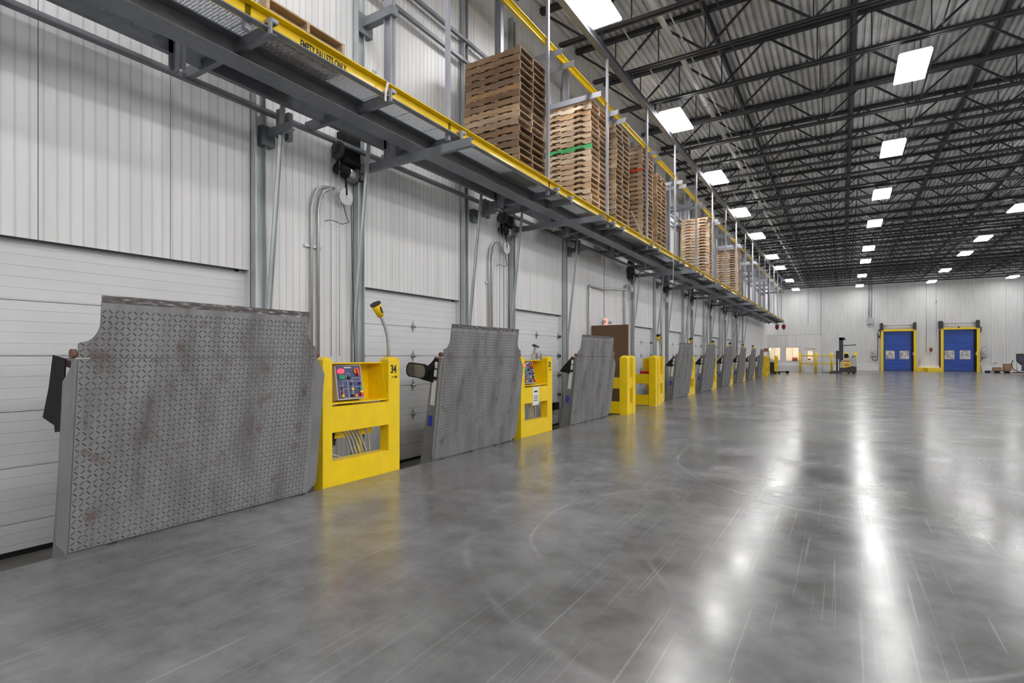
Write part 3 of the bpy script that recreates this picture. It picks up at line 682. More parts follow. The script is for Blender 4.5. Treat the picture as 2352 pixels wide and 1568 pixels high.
# ================================================================ CONTROL STANDS
SW = 1.22
def chpost(b_, y0, y1, x0, x1, z0, z1, c=.035):
    b_.box(x0, x1, y0, y1, z0, z1 - c); n_ = len(b_.v)
    b_.v += [(x0, y0, z1 - c), (x1, y0, z1 - c), (x1, y1, z1 - c), (x0, y1, z1 - c), (x0 + c, y0 + c, z1), (x1 - c, y0 + c, z1), (x1 - c, y1 - c, z1), (x0 + c, y1 - c, z1)]
    b_.f += [(n_ + 4, n_ + 5, n_ + 6, n_ + 7)] + [(n_ + i, n_ + (i + 1) % 4, n_ + 4 + (i + 1) % 4, n_ + 4 + i) for i in range(4)]
    return b_
def stand():
    t = thing('control_stand', '', 'control stand')
    for y0 in (0, SW - .2): chpost(MB(), y0, y0 + .2 if y0 else y0 + .13, -.15, 0, -.3, 1.475).build('post', 'yellow', t)
    MB().box(-.15, 0, .13, SW - .2, -.3, .28).build('lower_panel', 'yellow', t)
    MB().box(-.15, 0, .13, SW - .2, .61, .905).build('middle_panel', 'yellow', t)
    y0, y1 = .13, SW - .205
    b_ = MB().box(-.36, -.35, y0, y1, .93, 1.41).prism([(-.36, .93), (-.015, .93), (-.015, .945), (-.36, .945)], y0, y1, 'y').box(-.36, -.115, y0, y1, 1.395, 1.41)
    for yy in (y0, y1 - .008): b_.prism([(-.36, .93), (-.015, .93), (-.11, 1.41), (-.36, 1.41)], yy, yy + .008, 'y')
    b_.build('shelf_box', 'yellow', t)
    MB().box(-.26, -.2, .13, SW - .3, .50, .62).box(-.26, -.2, SW - .52, SW - .46, -.3, .5).build('rear_brace', 'yellow', t)
    # tilted control box
    cb = MB().box(-.20, 0, 0, .36, 0, .40).build('control_box', 'panelgrey', t, loc=(-.105, .30, .965)); cb.scale = (1.06, 1.06, 1.06); cb.rotation_euler = (0, math.radians(-10), math.radians(-4))
    MB().box(0, .004, .015, .345, .015, .385).build('control_face', 'panelblue', cb)
    def kb(y, z, r_, mt, d=.025, nm_='push_button'): MB().tube([(.004, y, z), (.004 + d, y, z)], r_, 10).build(nm_, mt, cb, True)
    MB().tube([(.004, .05, .325), (.02, .05, .325)], .026, 10).tube([(.004, .085, .325), (.02, .085, .325)], .026, 10).box(.004, .02, .05, .085, .299, .351).build('red_signal_lamp', 'redlit', cb)
    MB().tube([(.004, .06, .26), (.02, .06, .26)], .024, 10).tube([(.004, .09, .26), (.02, .09, .26)], .024, 10).box(.004, .02, .06, .09, .236, .284).build('green_signal_lamp', 'greenlit', cb)
    kb(.285, .325, .037, 'orange', .012, 'switch_plate'); MB().bar((.02, .285, .355), (.028, .30, .27), .03, .022).build('switch_handle', 'red', cb)
    for y, z, r_, mt in [(.165, .245, .017, 'black'), (.20, .18, .014, 'panelblue'), (.315, .18, .014, 'panelblue'), (.06, .135, .015, 'panelblue'), (.06, .085, .014, 'red'), (.06, .045, .014, 'yellow'), (.20, .115, .014, 'yellow'), (.315, .12, .014, 'greenlit'), (.315, .08, .014, 'yellow'), (.19, .04, .013, 'black'), (.24, .04, .017, 'orange'), (.325, .045, .022, 'red')]: kb(y, z, r_, mt)
    b_ = MB()
    for (ya, yb_, za, zb_) in [(.14, .19, .23, .30), (.085, .21, .02, .215), (.215, .335, .02, .245), (.04, .08, .03, .165)]:
        w_ = .0025
        b_.box(.004, .0055, ya, yb_, zb_ - w_, zb_).box(.004, .0055, ya, yb_, za, za + w_).box(.004, .0055, ya, ya + w_, za, zb_).box(.004, .0055, yb_ - w_, yb_, za, zb_)
    b_.box(.004, .0055, .15, .155, .02, .21).box(.004, .0055, .09, .21, .12, .122).box(.004, .0055, .22, .33, .14, .142).box(.004, .0055, .22, .33, .205, .207).box(.004, .0055, .12, .22, .36, .372).build('panel_print', 'sticker_white', cb)
    for yy in [.04 + .05 * q for q in range(6)]: MB().tube([(-.08, yy, -.06), (-.08, yy, 0)], .014, 7).build('cable_gland', 'chrome', cb, True)
    # conduits and hose behind the lower opening
    for q in range(6):
        ya = .42 + q * .05 + (.12 if q == 5 else 0); yb_ = .60 + q * .055
        MB().tube([(-.2, ya - .08, .95), (-.2, ya, .66), (-.19, (ya + yb_) / 2 + .03, .45), (-.19, yb_, .28), (-.19, yb_ + .01, -.28)], .014, 7).build('conduit', 'galvpipe', t, True)
    MB().tube([(-.2, .40, .95), (-.2, .30, .5), (-.19, .18, .1), (-.19, .14, -.28)], .02, 7).build('hose', 'black', t, True)
    MB().tube([(-.22, .25, .62), (-.22, .24, .48), (-.22, .34, .42), (-.21, .36, .55)], .013, 6).build('cable_loop', 'black', t, True)
    MB().tube([(-.24, .14, .5), (-.24, .2, .36), (-.24, .34, .30), (-.24, .5, .24)], .012, 6).build('cable_loop', 'panelgrey', t, True)
    return t
def arm(t, s=1):
    MB().tube([(-.10, SW - .10, 1.45), (-.10, SW - .10, 1.62), (-.10, SW - .115, 1.75), (-.10, SW - .155, 1.86), (-.10, SW - .21, 1.96), (-.10, SW - .25, 2.03)], .024, 10).build('lamp_arm', 'galvpipe', t, True)
    hd = MB().tube([(-.10, SW - .235, 2.0), (-.10, SW - .33, 2.15)], .042, 14, .068).build('lamp_head', 'yellow', t, True)
    MB().tube([(-.10, SW - .325, 2.142), (-.10, SW - .335, 2.157)], .071, 14).build('lamp_rim', 'ink', hd, True)
    for q in range(3):
        a_ = q * 2.09; dx, dz = .056 * math.cos(a_), .056 * math.sin(a_)
        MB().bar((-.10 + dx, SW - .26, 2.04 + dz * .5), (-.10 + dx * 1.15, SW - .31, 2.115 + dz * .6), .014, .014).build('lamp_grip', 'ink', hd)
sd = stand(); index()
STY = [3.985, 8.33, 16.25, 20.56, 24.79, 29.12, 33.39, 37.49]
for k, yy in enumerate(STY):
    o = sd if k == 0 else ctree(sd)
    o.location = (PX - .012, yy, 0)
    if k != 1: arm(o)
    if k < 2:
        text('number', ['34', '33'][k], .145, 'ink', o, (.002, SW - .165, 1.27), FACE_X, sx=.72, bold=.004)
        MB().box(.001, .004, SW - .15, SW - .055, 1.212, 1.22).prism([(SW - .075, 1.236), (SW - .045, 1.216), (SW - .075, 1.196)], .001, .004, 'x').build('arrow', 'ink', o)
        lab = ['numbered 34 with an arrow, nearest the camera', 'numbered 33 with a paper notice'][k]
    else:
        text('number', str(34 - k - 1), .145, 'ink', o, (.002, SW - .165, 1.27), FACE_X, sx=.72, bold=.004) if False else None
        lab = ['standing behind the gate rails past the exit', 'between the fourth and fifth levelers', 'between the fifth and sixth levelers', 'between the sixth and seventh levelers', 'between the seventh and eighth levelers', 'beside the last leveler'][k - 2]
    tag(o, 'yellow steel control stand %s' % lab, 'control stand', 'yellow control stands between the levelers')
    if k == 1:
        nt2 = MB().box(.002, .005, .42, .66, .56, .90).build('notice', 'sticker_white', o)
        b_ = MB()
        for z_, w_ in ((.80, .13), (.72, .17), (.68, .15), (.64, .18)): b_.box(.005, .0058, .54 - w_ / 2, .54 + w_ / 2, z_, z_ + (.03 if z_ > .79 else .014))
        b_.build('notice_print', 'ink', nt2)
        MB().tube([(-.12, .86, 1.44), (-.12, .87, 1.52), (-.12, .93, 1.56), (-.12, .98, 1.52), (-.12, .98, 1.42)], .022, 8).build('conduit_bend', 'galvpipe', o, True)
        MB().bar((-.14, .70, 1.42), (-.14, .78, 1.66), .05, .035).bar((-.14, .66, 1.42), (-.14, .68, 1.53), .06, .03).build('strap_lever', 'beige', o)
        MB().prism([(.68, 1.70), (.73, 1.715), (.9, 1.665), (.88, 1.65), (.78, 1.66)], -.17, -.11, 'x').build('lever_grip', 'darkgrey', o)

# ================================================================ EXIT GAP
def rail_guard(name, y0, y1, x0, xw, label, side):
    """two posts at the front joined by plates, plates running back to the wall"""
    t = thing(name, label, 'guard rail')
    for yy in (y0, y1 - .2): chpost(MB(), yy, yy + .2, x0 - .2, x0, 0, 1.5, .06).build('post', 'yellow', t)
    for z0, z1 in ((.0, .28), (.66, .94)): MB().box(x0 - .17, x0 - .03, y0 + .2, y1 - .2, z0, z1).build('plate', 'yellow', t)
    ys = y0 + .02 if side < 0 else y1 - .2
    for z0, z1 in ((.02, .32), (.66, .94)): MB().box(xw, x0 - .2, ys, ys + .12, z0, z1).build('side_plate', 'yellow', t)
    chpost(MB(), ys - .02, ys + .16, xw - .15, xw, 0, 1.5, .06).build('post', 'yellow', t)
    return t
rail_guard('guard_rail', 12.98, 13.62, -4.62, -5.75, 'yellow steel guard beside the brown board, left side of the exit gap', -1)
rail_guard('guard_rail', 15.72, 16.2, -4.72, -5.75, 'yellow steel guard on the right side of the exit gap, before stand', -1).location = (0, 0, 0)
bd = thing('standing_board', 'tall brown board standing on edge behind the third dock leveler', 'board', (-5.52, 14.3, 0))
MB().box(-.64, .46, 0, .07, 0, 2.36).build('board_face', 'tan', bd)
MB().box(.46, .475, -.002, .072, 0, 2.36).build('board_edge', 'tanedge', bd)
ex = thing('exit_sign', 'red lit exit sign with two lamp heads high on the wall above brown board', 'exit sign', (WX, 15.2, 2.42))
MB().box(0, .06, 0, .34, 0, .22).build('sign_body', 'white', ex)
text('sign_letters', 'EXIT', .17, 'exit', ex, (.062, .02, .05), FACE_X, sx=.8, bold=.004)
MB().box(.06, .062, .02, .32, .02, .045).box(.06, .062, .02, .32, .185, .2).build('sign_glow', 'exit', ex)
for yy in (-.08, .42): MB().tube([(.06, yy, .1), (.14, yy, .09)], .05, 10).build('lamp_head', 'panelgrey', ex, True)
MB().box(-.001, .02, .15, .18, .22, 2.6).build('conduit', 'galvpipe', ex)
cp = thing('wall_pipe', 'grey pipe rising on the wall by the exit and turning out below the shelf', 'pipe', (WX, 14.1, 0))
MB().tube([(.06, 0, 0), (.06, 0, 3.45), (.06, .05, 3.5), (.06, .9, 3.5), (.10, 1.0, 3.5), (.6, 1.6, 3.5)], .035, 8).build('pipe_run', 'galvpipe', cp, True)
pd = thing('wall_placard', 'small white placard reading 33 low on the third dock door', 'placard', (DX, 11.9, .42))
MB().box(.0, .005, 0, .3, 0, .32).build('placard_face', 'sticker_white', pd)
text('number', '33', .2, 'ink', pd, (.006, .03, .1), FACE_X, sx=.7, bold=.006)
tag(MB().box(DX + .003, DX + .1, 12.05, 12.3, .12, .3).build('bumper_block', 'black'), 'small black rubber block low on the third dock door', 'bumper')
tag(MB().tube([(-5.30, 16.06, .985), (-4.96, 16.06, .985)], .045, 10).build('warning_light_bar', 'red'), 'red cylinder lying across the right exit guard rail', 'light bar')

# ================================================================ FAR WALL: high speed doors
for n_, (x0, x1, ztop) in enumerate([(3.28, 6.16, 4.12), (8.05, 10.92, 4.18)]):
    d = struct(put('door_%d' % (20 + n_), None)); d.location = (x0, YF, 0); W_ = x1 - x0; gw = .21
    for xx in (0, W_ - gw): MB().box(xx, xx + gw, -.30, -.12, 0, ztop).build('guard_post', 'yellow', d)
    MB().box(0, W_, -.301, -.12, ztop - .17, ztop + .02).build('guard_header', 'yellow', d)
    MB().box(gw, W_ - gw - .18, -.06, -.03, .06, ztop - .1).build('curtain', 'bluecurt', d)
    MB().box(gw, W_ - gw, -.07, -.02, 0, .06).build('bottom_bar', 'darkgrey', d)
    MB().box(W_ - gw - .18, W_ - gw + .06, -.20, -.02, 0, ztop - .12).build('side_track', 'black', d)
    MB().box(gw - .1, gw, -.12, -.02, 0, ztop - .12).build('side_track', 'black', d)
    for k, (a, c) in enumerate([((.40, 1.16), (1.55, 2.32)), ((.30, 1.05), (1.44, 2.24))][n_]):
        pn = MB().box(a, c, -.064, -.06, 1.17, 2.01).build('window_pane', 'vinyl', d)
        MB().box(a - .02, c + .02, -.068, -.064, 2.01, 2.03).box(a - .02, c + .02, -.068, -.064, 1.15, 1.17).box(a - .02, a, -.068, -.064, 1.15, 2.03).box(c, c + .02, -.068, -.064, 1.15, 2.03).build('pane_frame', 'bluebody', pn)
    for xx, ww in ((-.08 if n_ == 0 else -.18, .26 if n_ == 0 else .36), (W_ - .25, .25)):
        MB().prism([(xx, ztop - .05), (xx + ww, ztop - .05), (xx + ww, ztop + .62), (xx + ww * .6, ztop + .70), (xx, ztop + .66)], -.38, -.04, 'y').build('drum_bracket', 'darkgrey', d)
    MB().tube([(.2, -.2, ztop + .42), (W_ - .2, -.2, ztop + .42)], .03, 8).build('roller_tube', 'chrome', d, True)
    MB().tube([(.2, -.14, ztop + .24), (W_ / 2, -.14, ztop + .17), (W_ - .2, -.14, ztop + .26)], .015, 6).build('drive_cable', 'galvpipe', d, True)
    if n_: MB().tube([(W_ / 2 - .1, -.34, ztop - .02), (W_ / 2 - .1, -.34, ztop + .1)], .06, 10).build('motion_sensor', 'black', d, True)
    MB().box(W_ - gw - .06, W_ - gw, -.215, -.2, 1.55, 1.85).build('sensor_label', 'white', d)
    if n_ == 0:
        MB().box(-.22, -.04, -.2, -.02, ztop - .75, ztop + .02).build('gear_housing', 'darkgrey', d)
        MB().box(-.19, -.10, -.205, -.2, ztop - .55, ztop - .15).build('housing_label', 'sticker_white', d)
    else:
        MB().box(-.12, -.02, -.2, -.02, .1, ztop - .2).build('rail_cover', 'darkgrey', d)
        MB().bar((W_ + .04, -.1, ztop), (W_ + .16, -.1, ztop), .05, .05).bar((W_ + .14, -.1, ztop), (W_ + .12, -.1, ztop - .5), .05, .06).build('cable_arm', 'darkgrey', d)
def ctrl(x_, z_, label, side):
    t = thing('control_cabinet', label, 'control box', (x_, YF - .04, z_))
    MB().box(0, .42, -.18, 0, 0, .50).build('cabinet_body', 'panelgrey', t); MB().tube([(.14, -.2, .28), (.14, -.18, .28)], .05, 10).build('stop_button', 'redbox', t)
    MB().box(.25, .36, -.185, -.18, .3, .42).build('cabinet_label', 'sticker_white', t)
    s_ = side
    MB().tube([(.08, -.08, 0), (.08, -.08, -.2), (.08 + s_ * .15, -.08, -.42), (.08 + s_ * .4, -.08, -.40), (.08 + s_ * .48, -.08, -.2), (.08 + s_ * .5, -.08, 2.4 if s_ > 0 else .1)], .025, 7).build('cable', 'black', t, True)
    MB().tube([(.28, -.08, 0), (.28, -.08, -.45), (.28 - s_ * .2, -.05, -.62), (.28 - s_ * .55, -.03, -.64)], .012, 6).build('cable', 'panelgrey', t, True)
    return t
ctrl(2.45, 1.45, 'grey control box on the far wall left of the left blue door', 1)
c2 = ctrl(11.05, 1.4, 'grey control box with a cable coil right of the right blue door', -1)
MB().tube([(.22 + .2 * math.cos(a * .35), -.06, .75 + .24 * math.sin(a * .35)) for a in range(19)], .022, 6).build('cable_coil', 'galvpipe', c2, True)
MB().tube([(1.0, -.06, -.6), (1.0, 0, -.6)], .12, 12).build('wall_outlet', 'panelgrey', c2, True)
jb_ = thing('junction_box', 'grey junction box with two pipes high on the far wall', 'junction box', (2.1, YF - .02, 4.75))
MB().box(0, .52, -.25, 0, 0, .62).build('box_body', 'panelgrey', jb_)
for xx in (.16, .36): MB().tube([(xx, -.08, .62), (xx, -.08, ZT - 4.9)], .045, 8).build('conduit', 'galvpipe', jb_, True)
MB().box(.08, .44, -.03, 0, 1.45, 1.5).build('conduit_strap', 'galv', jb_)
wc = thing('wall_conduit', 'thin grey conduit dropping to a red alarm bell between the blue doors', 'conduit', (6.95, YF, 0))
MB().tube([(0, -.03, 2.05), (0, -.03, ZT - .2)], .02, 6).build('pipe_run', 'galvpipe', wc, True)
MB().tube([(0, -.08, 2.0), (0, -.0, 2.0)], .09, 12).build('outlet_box', 'panelgrey', wc, True)
MB().tube([(0, -.05, 1.95), (.03, -.05, 1.75), (.18, -.05, 1.66), (.33, -.05, 1.78), (.36, -.05, 1.95)], .015, 6).build('flex_cable', 'galvpipe', wc, True)
MB().tube([(.37, -.16, 2.15), (.37, 0, 2.15)], .13, 14).box(.30, .44, -.1, 0, 1.93, 2.05).build('alarm_bell', 'redbox', wc, True)
w2 = thing('wall_conduit', 'thin pale conduit with a green tag left of the right blue door', 'conduit', (7.72, YF, 0))
MB().tube([(0, -.03, 3.0), (0, -.03, ZT - .2)], .018, 6).build('pipe_run', 'pipewhite', w2, True); MB().box(-.05, .03, -.07, 0, 2.85, 3.0).build('outlet_box', 'white', w2)
MB().box(-.03, .03, -.06, -.02, 6.6, 6.9).build('tag', 'greenlit', w2)
tag(MB().tube([(6.45, YF - .06, .3), (6.45, YF - .06, 1.2)], .03, 8).build('wall_rod', 'galvpipe'), 'short grey pipe standing between the blue doors above the yellow curb', 'pipe')
for k, (xx, zb, lb) in enumerate([(-3.2, 3.5, 'left of two dark conduits above the office roof'), (-2.0, 3.6, 'right of two dark conduits above the office corner')]):
    tag(MB().tube([(xx, YF - .04, zb + (1.3 if k == 0 else 0)), (xx, YF - .04, ZT - .3)], .035, 7).build('wall_conduit', 'galv'), 'thin vertical conduit on the far wall, %s' % lb, 'conduit')
yc = thing('yellow_curb', 'low yellow curb on the floor between the two blue doors', 'curb', (6.18, YF - .02, 0))
MB().box(0, .5, -.5, 0, 0, .36).build('curb_end', 'yellow', yc); MB().prism([(.5, -.5), (.62, -2.6), (1.75, -2.6), (1.75, 0), (.5, 0)], 0, .34, 'z').build('curb_front', 'yellow', yc)

# ================================================================ OFFICE
OY, OX, OZ = 57.0, -1.82, 3.5
of = thing('office_cabin', 'white panelled office cabin with two lit windows against the far wall', 'office', (0, OY, 0))
wins = [(-6.12, -5.05, .98, 2.33), (-4.66, -3.48, .98, 2.33), (-2.97, -2.2, 0, 2.1)]
xs = sorted(set([WX, OX] + [a for w_ in wins for a in w_[:2]])); b_ = MB()
for a, c in zip(xs, xs[1:]):
    wn = [w_ for w_ in wins if w_[0] <= a and c <= w_[1]]
    if wn: b_.box(a, c, 0, .1, wn[0][3], OZ)
    if wn and wn[0][2] > 0: b_.box(a, c, 0, .1, 0, wn[0][2])
    if not wn: b_.box(a, c, 0, .1, 0, OZ)
b_.build('front_wall', 'officewall', of)
MB().box(OX - .1, OX, .1, 4.0, 0, OZ).build('side_wall', 'wallY', of)
MB().box(WX + .01, OX, 3.9, 4.0, 0, OZ).build('back_wall', 'cream', of)
MB().box(WX + .01, OX - .1, .1, 3.9, 2.9, 3.0).box(WX + .01, OX + .02, -.02, 4.0, OZ, OZ + .03).build('cabin_roof', 'plainwall', of)
MB().box(-5.9, -5.3, 1.0, 3.0, 2.87, 2.9).box(-4.3, -3.7, 1.0, 3.0, 2.87, 2.9).box(-2.8, -2.3, 1.0, 3.0, 2.87, 2.9).build('office_light', 'officelamp', of)
MB().box(-6.0, -2.3, 2.6, 3.4, .70, .95).build('counter', 'carton', of)
MB().tube([(-4.0, 2.2, .9), (-4.0, 2.2, 1.35)], .32, 12, .2).build('chair_back', 'redbox', of, True)
MB().box(WX + .01, -3.0, -.22, 0, 0, .62).box(-2.15, OX, -.22, 0, 0, .62).build('curb', 'curbwall', of)
for k, w_ in enumerate(wins[:2]):
    MB().box(w_[0], w_[1], .04, .05, w_[2], w_[3]).build('window_glass', 'glass', of)
    fr = MB().box(w_[0], w_[1], -.02, .1, w_[3] - .05, w_[3]).box(w_[0], w_[1], -.02, .1, w_[2], w_[2] + .04).box(w_[0], w_[0] + .04, -.02, .1, w_[2], w_[3]).box(w_[1] - .04, w_[1], -.02, .1, w_[2], w_[3])
    fr.box((w_[0] + w_[1]) / 2 - .015, (w_[0] + w_[1]) / 2 + .015, .03, .07, w_[2], w_[3]); fr.build('window_frame', 'panelgrey', of)
dr = MB().box(-2.95, -2.22, .03, .07, .02, 1.0).box(-2.95, -2.8, .03, .07, 1.0, 2.05).box(-2.37, -2.22, .03, .07, 1.0, 2.05).box(-2.8, -2.37, .03, .07, 1.95, 2.05).build('office_door', 'white', of)
MB().box(-2.8, -2.37, .045, .055, 1.0, 1.95).build('door_glass', 'glass', dr); MB().box(-3.0, -2.15, -.06, .03, 2.08, 2.2).build('door_closer', 'panelgrey', dr)
MB().box(-2.78, -2.55, .02, .03, 1.08, 1.22).build('door_sticker', 'red', dr)
tag(MB().box(-2.95, -2.3, OY - 1.6, OY - 1.2, 0, .28).build('low_platform', 'white'), 'low white step on the floor before the office door', 'step')

# posts and rails by the office
def bollard(x_, y_, r_, h_): return chpost(MB(), y_ - r_, y_ + r_, x_ - r_, x_ + r_, 0, h_, .03)
rl = thing('pipe_railing', 'yellow pipe railing with three posts before the office door', 'railing', (0, 56.0, 0))
for xx in (-3.35, -2.1, -.86): MB().tube([(xx, 0, 0), (xx, 0, 1.8)], .09, 12).build('railing_post', 'yellow', rl, True)
for z_ in (.78, 1.50): MB().tube([(-3.35, 0, z_), (-.2, 0, z_)], .055, 10).build('rail', 'yellow', rl, True)
for xx, lb in ((.35, 'behind the reach truck, left of two'), (1.0, 'behind the reach truck, right of two')):
    tag(MB().tube([(xx, 60.2, 0), (xx, 60.2, 1.85)], .12, 14).build('bollard', 'yellow', smooth=True), 'tall yellow round bollard standing %s' % lb, 'bollard')

# ---------------------------------------------------------------- reach truck
rt = thing('reach_truck', 'beige and black reach truck with a tall dark mast by the railing', 'forklift', (-.98, 53.5, 0))
U = lambda u: (u - 1900) * .0314
V = lambda v: (858 - v) * .0369
for yy in (-.5, .35): MB().prism([(U(1900), .02), (U(1898), .08), (U(1902), .15), (U(1925), .2), (U(1930), .2), (U(1930), .03)], yy, yy + .14, 'y').build('straddle_leg', 'darkgrey', rt)
for yy in (-.28, .2): MB().box(U(1915) - 1.05, U(1916), yy, yy + .1, .05, .09).build('fork', 'darkgrey', rt)
for yy in (-.42, .32): MB().box(U(1922.5), U(1932), yy, yy + .1, .08, V(776)).build('mast_rail', 'darkgrey', rt)
for z_ in (.4, 1.4, 2.3, 2.9): MB().box(U(1926), U(1931), -.32, .32, z_, z_ + .1).build('mast_crossbar', 'darkgrey', rt)
MB().tube([(U(1929), -.1, .3), (U(1929), -.1, 2.8)], .05, 8).tube([(U(1929), .1, .3), (U(1929), .1, 2.8)], .05, 8).build('lift_cylinder', 'black', rt, True)
MB().prism([(U(1922.5), V(781)), (U(1922.5), V(775.5)), (U(1935), V(775.5)), (U(1937.5), V(781)), (U(1933), V(781.5))], -.42, .42, 'y').build('mast_cap', 'darkgrey', rt)
MB().prism([(U(1915), V(825)), (U(1915), V(806)), (U(1923), V(806)), (U(1923), V(825))], -.4, .4, 'y').prism([(U(1915.5), V(857)), (U(1915.5), V(825)), (U(1920), V(825)), (U(1920), V(857))], -.4, -.3, 'y').build('fork_carriage', 'darkgrey', rt)
MB().prism([(U(1924), V(845)), (U(1924), V(833)), (U(1930), V(827)), (U(1950), V(823)), (U(1954), V(820)), (U(1960), V(819)), (U(1962.5), V(825)), (U(1962.5), V(843))], -.5, .5, 'y').build('truck_body', 'beige', rt)
MB().prism([(U(1924), V(856)), (U(1924), V(848)), (U(1932), V(843)), (U(1950), V(841)), (U(1962), V(842)), (U(1962), V(853)), (U(1950), V(855))], -.51, .51, 'y').build('truck_base', 'darkgrey', rt)
MB().prism([(U(1931), V(845)), (U(1931), V(831)), (U(1948), V(831)), (U(1948), V(842))], -.512, -.5, 'y').build('side_label', 'yellow', rt)
MB().prism([(U(1935), V(840.5)), (U(1935), V(835.5)), (U(1945), V(835.5)), (U(1945), V(840))], -.516, -.512, 'y').build('label_badge', 'redbox', rt)
MB().prism([(U(1936), V(838.6)), (U(1936), V(837.4)), (U(1944), V(837.2)), (U(1944), V(838.2))], -.519, -.516, 'y').build('badge_print', 'sticker_white', rt)
MB().prism([(U(1931), V(830.5)), (U(1931), V(829)), (U(1947), V(829)), (U(1947), V(830.5))], -.512, -.5, 'y').build('name_strip', 'redbox', rt)
MB().prism([(U(1934), V(823)), (U(1934), V(814)), (U(1941), V(812)), (U(1944), V(816)), (U(1945), V(822))], -.25, .25, 'y').build('control_console', 'black', rt)
MB().prism([(U(1949), V(822.5)), (U(1954), V(818)), (U(1960), V(817.5)), (U(1961), V(819.5)), (U(1954), V(821))], -.4, .4, 'y').build('seat_pad', 'black', rt)
for yy in (-.45, .4): MB().bar((U(1932), yy, V(794)), (U(1961), yy, V(792.5)), .05, .06).build('overhead_guard_bar', 'darkgrey', rt)
for q in range(5): MB().bar((U(1936 + 6 * q), -.45, V(793)), (U(1936 + 6 * q), .45, V(793)), .04, .04).build('guard_slat', 'darkgrey', rt)
for yy in (-.3, .3): MB().bar((U(1934), yy, V(822)), (U(1934), yy, V(793)), .02, .02).build('guard_strut', 'chrome', rt)
for xx, yy in ((U(1955), -.42), (U(1945), .3)): MB().tube([(xx, yy - .08, .17), (xx, yy + .08, .17)], .165, 16).build('wheel', 'black', rt, True)
for yy in (-.43, .42): MB().tube([(U(1903), yy - .05, .07), (U(1903), yy + .05, .07)], .07, 12).build('load_wheel', 'black', rt, True)

# ---------------------------------------------------------------- yellow guards, trash box and pallet jack near the office
def block_post(x_, y_, label, s_=.24, h_=1.5):
    t = thing('yellow_guard_post', label, 'guard post', (x_, y_, 0)); chpost(MB(), -s_, s_, -s_ / 2, s_ / 2, 0, h_, .05).build('post', 'yellow', t)
    MB().box(s_ / 2, s_ / 2 + .01, -.12, .12, .35, .6).box(s_ / 2, s_ / 2 + .01, -.12, .12, .95, 1.35).build('slot_plate', 'redbox', t); return t
block_post(-5.0, 44.5, 'yellow guard post right after the last dock leveler', .3)
block_post(-5.25, 48.2, 'yellow guard post behind the one after the last leveler', .3)
g3_ = block_post(-4.75, 49.6, 'yellow guard post right of the grey bin', .22)
tb = thing('grey_bin', 'dark grey bin with a white bag near the office window', 'bin', (-5.35, 51.5, 0))
MB().box(-.3, .35, -.3, .3, .02, .95).build('bin_body', 'darkgrey', tb); MB().prism([(-.33, .95), (.38, .95), (.3, 1.15), (-.1, 1.28), (-.3, 1.2)], -.32, .32, 'y').build('bag_rim', 'white', tb)
ws = thing('wire_stand', 'thin black wire stand behind the yellow posts near the office', 'stand', (-5.45, 49.0, 0))
for xx in (-.35, .25):
    for yy in (0, .5): MB().bar((xx, yy, 0), (xx, yy, 1.86), .02, .02).build('leg', 'black', ws)
MB().box(-.37, .27, -.02, .52, 1.86, 1.88).build('shelf', 'black', ws)
cbx = thing('cardboard_box', 'small brown carton on the black wire stand', 'box', (-5.5, 49.25, 1.88)); MB().box(-.12, .22, -.15, .15, 0, .24).build('carton_body', 'carton', cbx); MB().box(-.12, .22, -.15, .15, .24, .245).build('carton_flap', 'tanedge', cbx)
pj = thing('pallet_jack', 'low black pallet jack on the floor before the office', 'pallet jack', (-4.4, 49.5, 0))
for yy in (-.28, .12): MB().box(-.5, .45, yy, yy + .16, .12, .19).build('fork', 'black', pj)
MB().box(.4, .62, -.25, .25, .08, .24).build('jack_head', 'black', pj)
for xx in (-.4, -.1, .5): MB().tube([(xx, -.2, .07), (xx, .2, .07)], .07, 10).build('wheel', 'black', pj, True)
for xx, zz, lb in ((-5.11, 4.0, 'left of two'), (-4.56, 4.0, 'right of two')):
    rb = thing('alarm_drum', 'dark red drum hanging under the far end of the pallet shelf, %s' % lb, 'alarm', (xx, 54.2, zz))
    MB().tube([(0, 0, 0), (0, 0, .32)], .16, 14).tube([(0, 0, -.12), (0, 0, 0)], .10, 12).build('drum_body', 'redbox', rb, True); MB().bar((0, 0, .32), (0, 0, R(3.045 if xx > -5 else 2.9) - zz), .03, .03).build('hanger', 'darkgrey', rb)

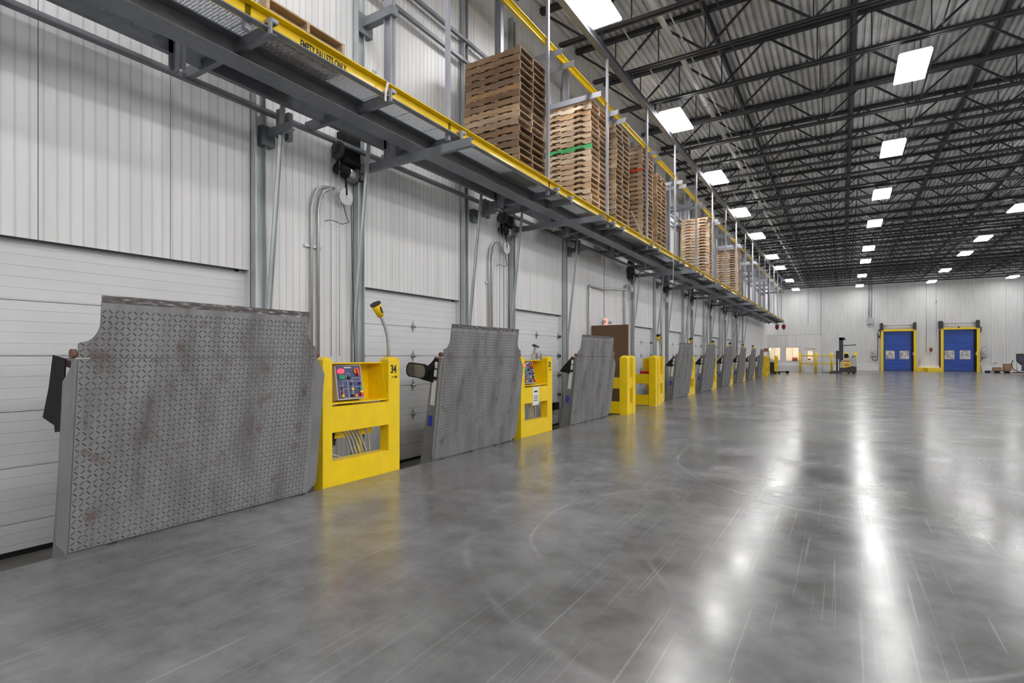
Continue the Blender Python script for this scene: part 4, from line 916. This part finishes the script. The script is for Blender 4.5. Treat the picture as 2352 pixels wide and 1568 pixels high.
# ---------------------------------------------------------------- right side: pallet with cartons, scrubber
bp_ = thing('plastic_pallet', 'black plastic pallet on the floor right of the blue doors', 'pallet', (10.8, 62.0, 0))
MB().box(0, 1.5, 0, 1.0, .12, .17).build('deck', 'black', bp_)
for xx in (0, .65, 1.3): MB().box(xx, xx + .2, 0, 1.0, 0, .12).build('foot', 'black', bp_)
for x_, w_, h_, lb in ((11.25, .55, .30, 'low brown carton on the left of the black pallet'), (11.95, .5, .62, 'taller brown carton on the right of the black pallet')):
    t = thing('cardboard_box', lb, 'box', (x_, 62.2, .17)); MB().box(0, w_, 0, .5, 0, h_).build('carton_body', 'carton', t)
    MB().box(.02, w_ - .02, -.004, 0, h_ * .62, h_ * .66).build('tape', 'tanedge', t); MB().box(-.01, w_ + .01, -.01, .5, h_, h_ + .012).build('carton_flap', 'tan', t)
sc_ = thing('floor_scrubber', 'dark blue and grey floor scrubber at the right edge of view', 'cleaning machine', (11.75, 57.2, 0))
MB().box(.35, 1.6, -.35, .35, .28, .72).prism([(.3, .28), (.45, .78), (.9, .86), (1.6, .86), (1.6, .28)], -.36, .36, 'y').build('tank', 'bluebody', sc_)
MB().prism([(.0, 1.65), (.02, 1.05), (.3, .75), (.72, .80), (.78, 1.62), (.35, 1.60), (.3, 1.68)], -.28, .28, 'y').build('console', 'darkgrey', sc_)
MB().box(.14, .34, -.285, -.28, 1.1, 1.42).build('console_screen', 'panelblue', sc_); MB().box(.42, .68, -.285, -.28, 1.0, 1.45).build('console_grille', 'panelgrey', sc_)
MB().tube([(-.22, 0, 1.15), (-.3, 0, .9), (-.28, 0, .6), (-.15, 0, .35), (.2, 0, .2)], .03, 8).build('squeegee_hose', 'darkgrey', sc_, True)
MB().tube([(.06, .1, 1.1), (0, .1, .7), (.05, .1, .2)], .02, 6).build('handle_tube', 'chrome', sc_, True)
MB().prism([(-.35, .1), (1.6, .1), (1.6, .26), (-.2, .2)], -.4, .4, 'y').build('brush_deck', 'rust', sc_)
for xx in (.5, 1.2): MB().tube([(xx, -.42, .13), (xx, -.30, .13)], .13, 14).build('wheel', 'black', sc_, True)
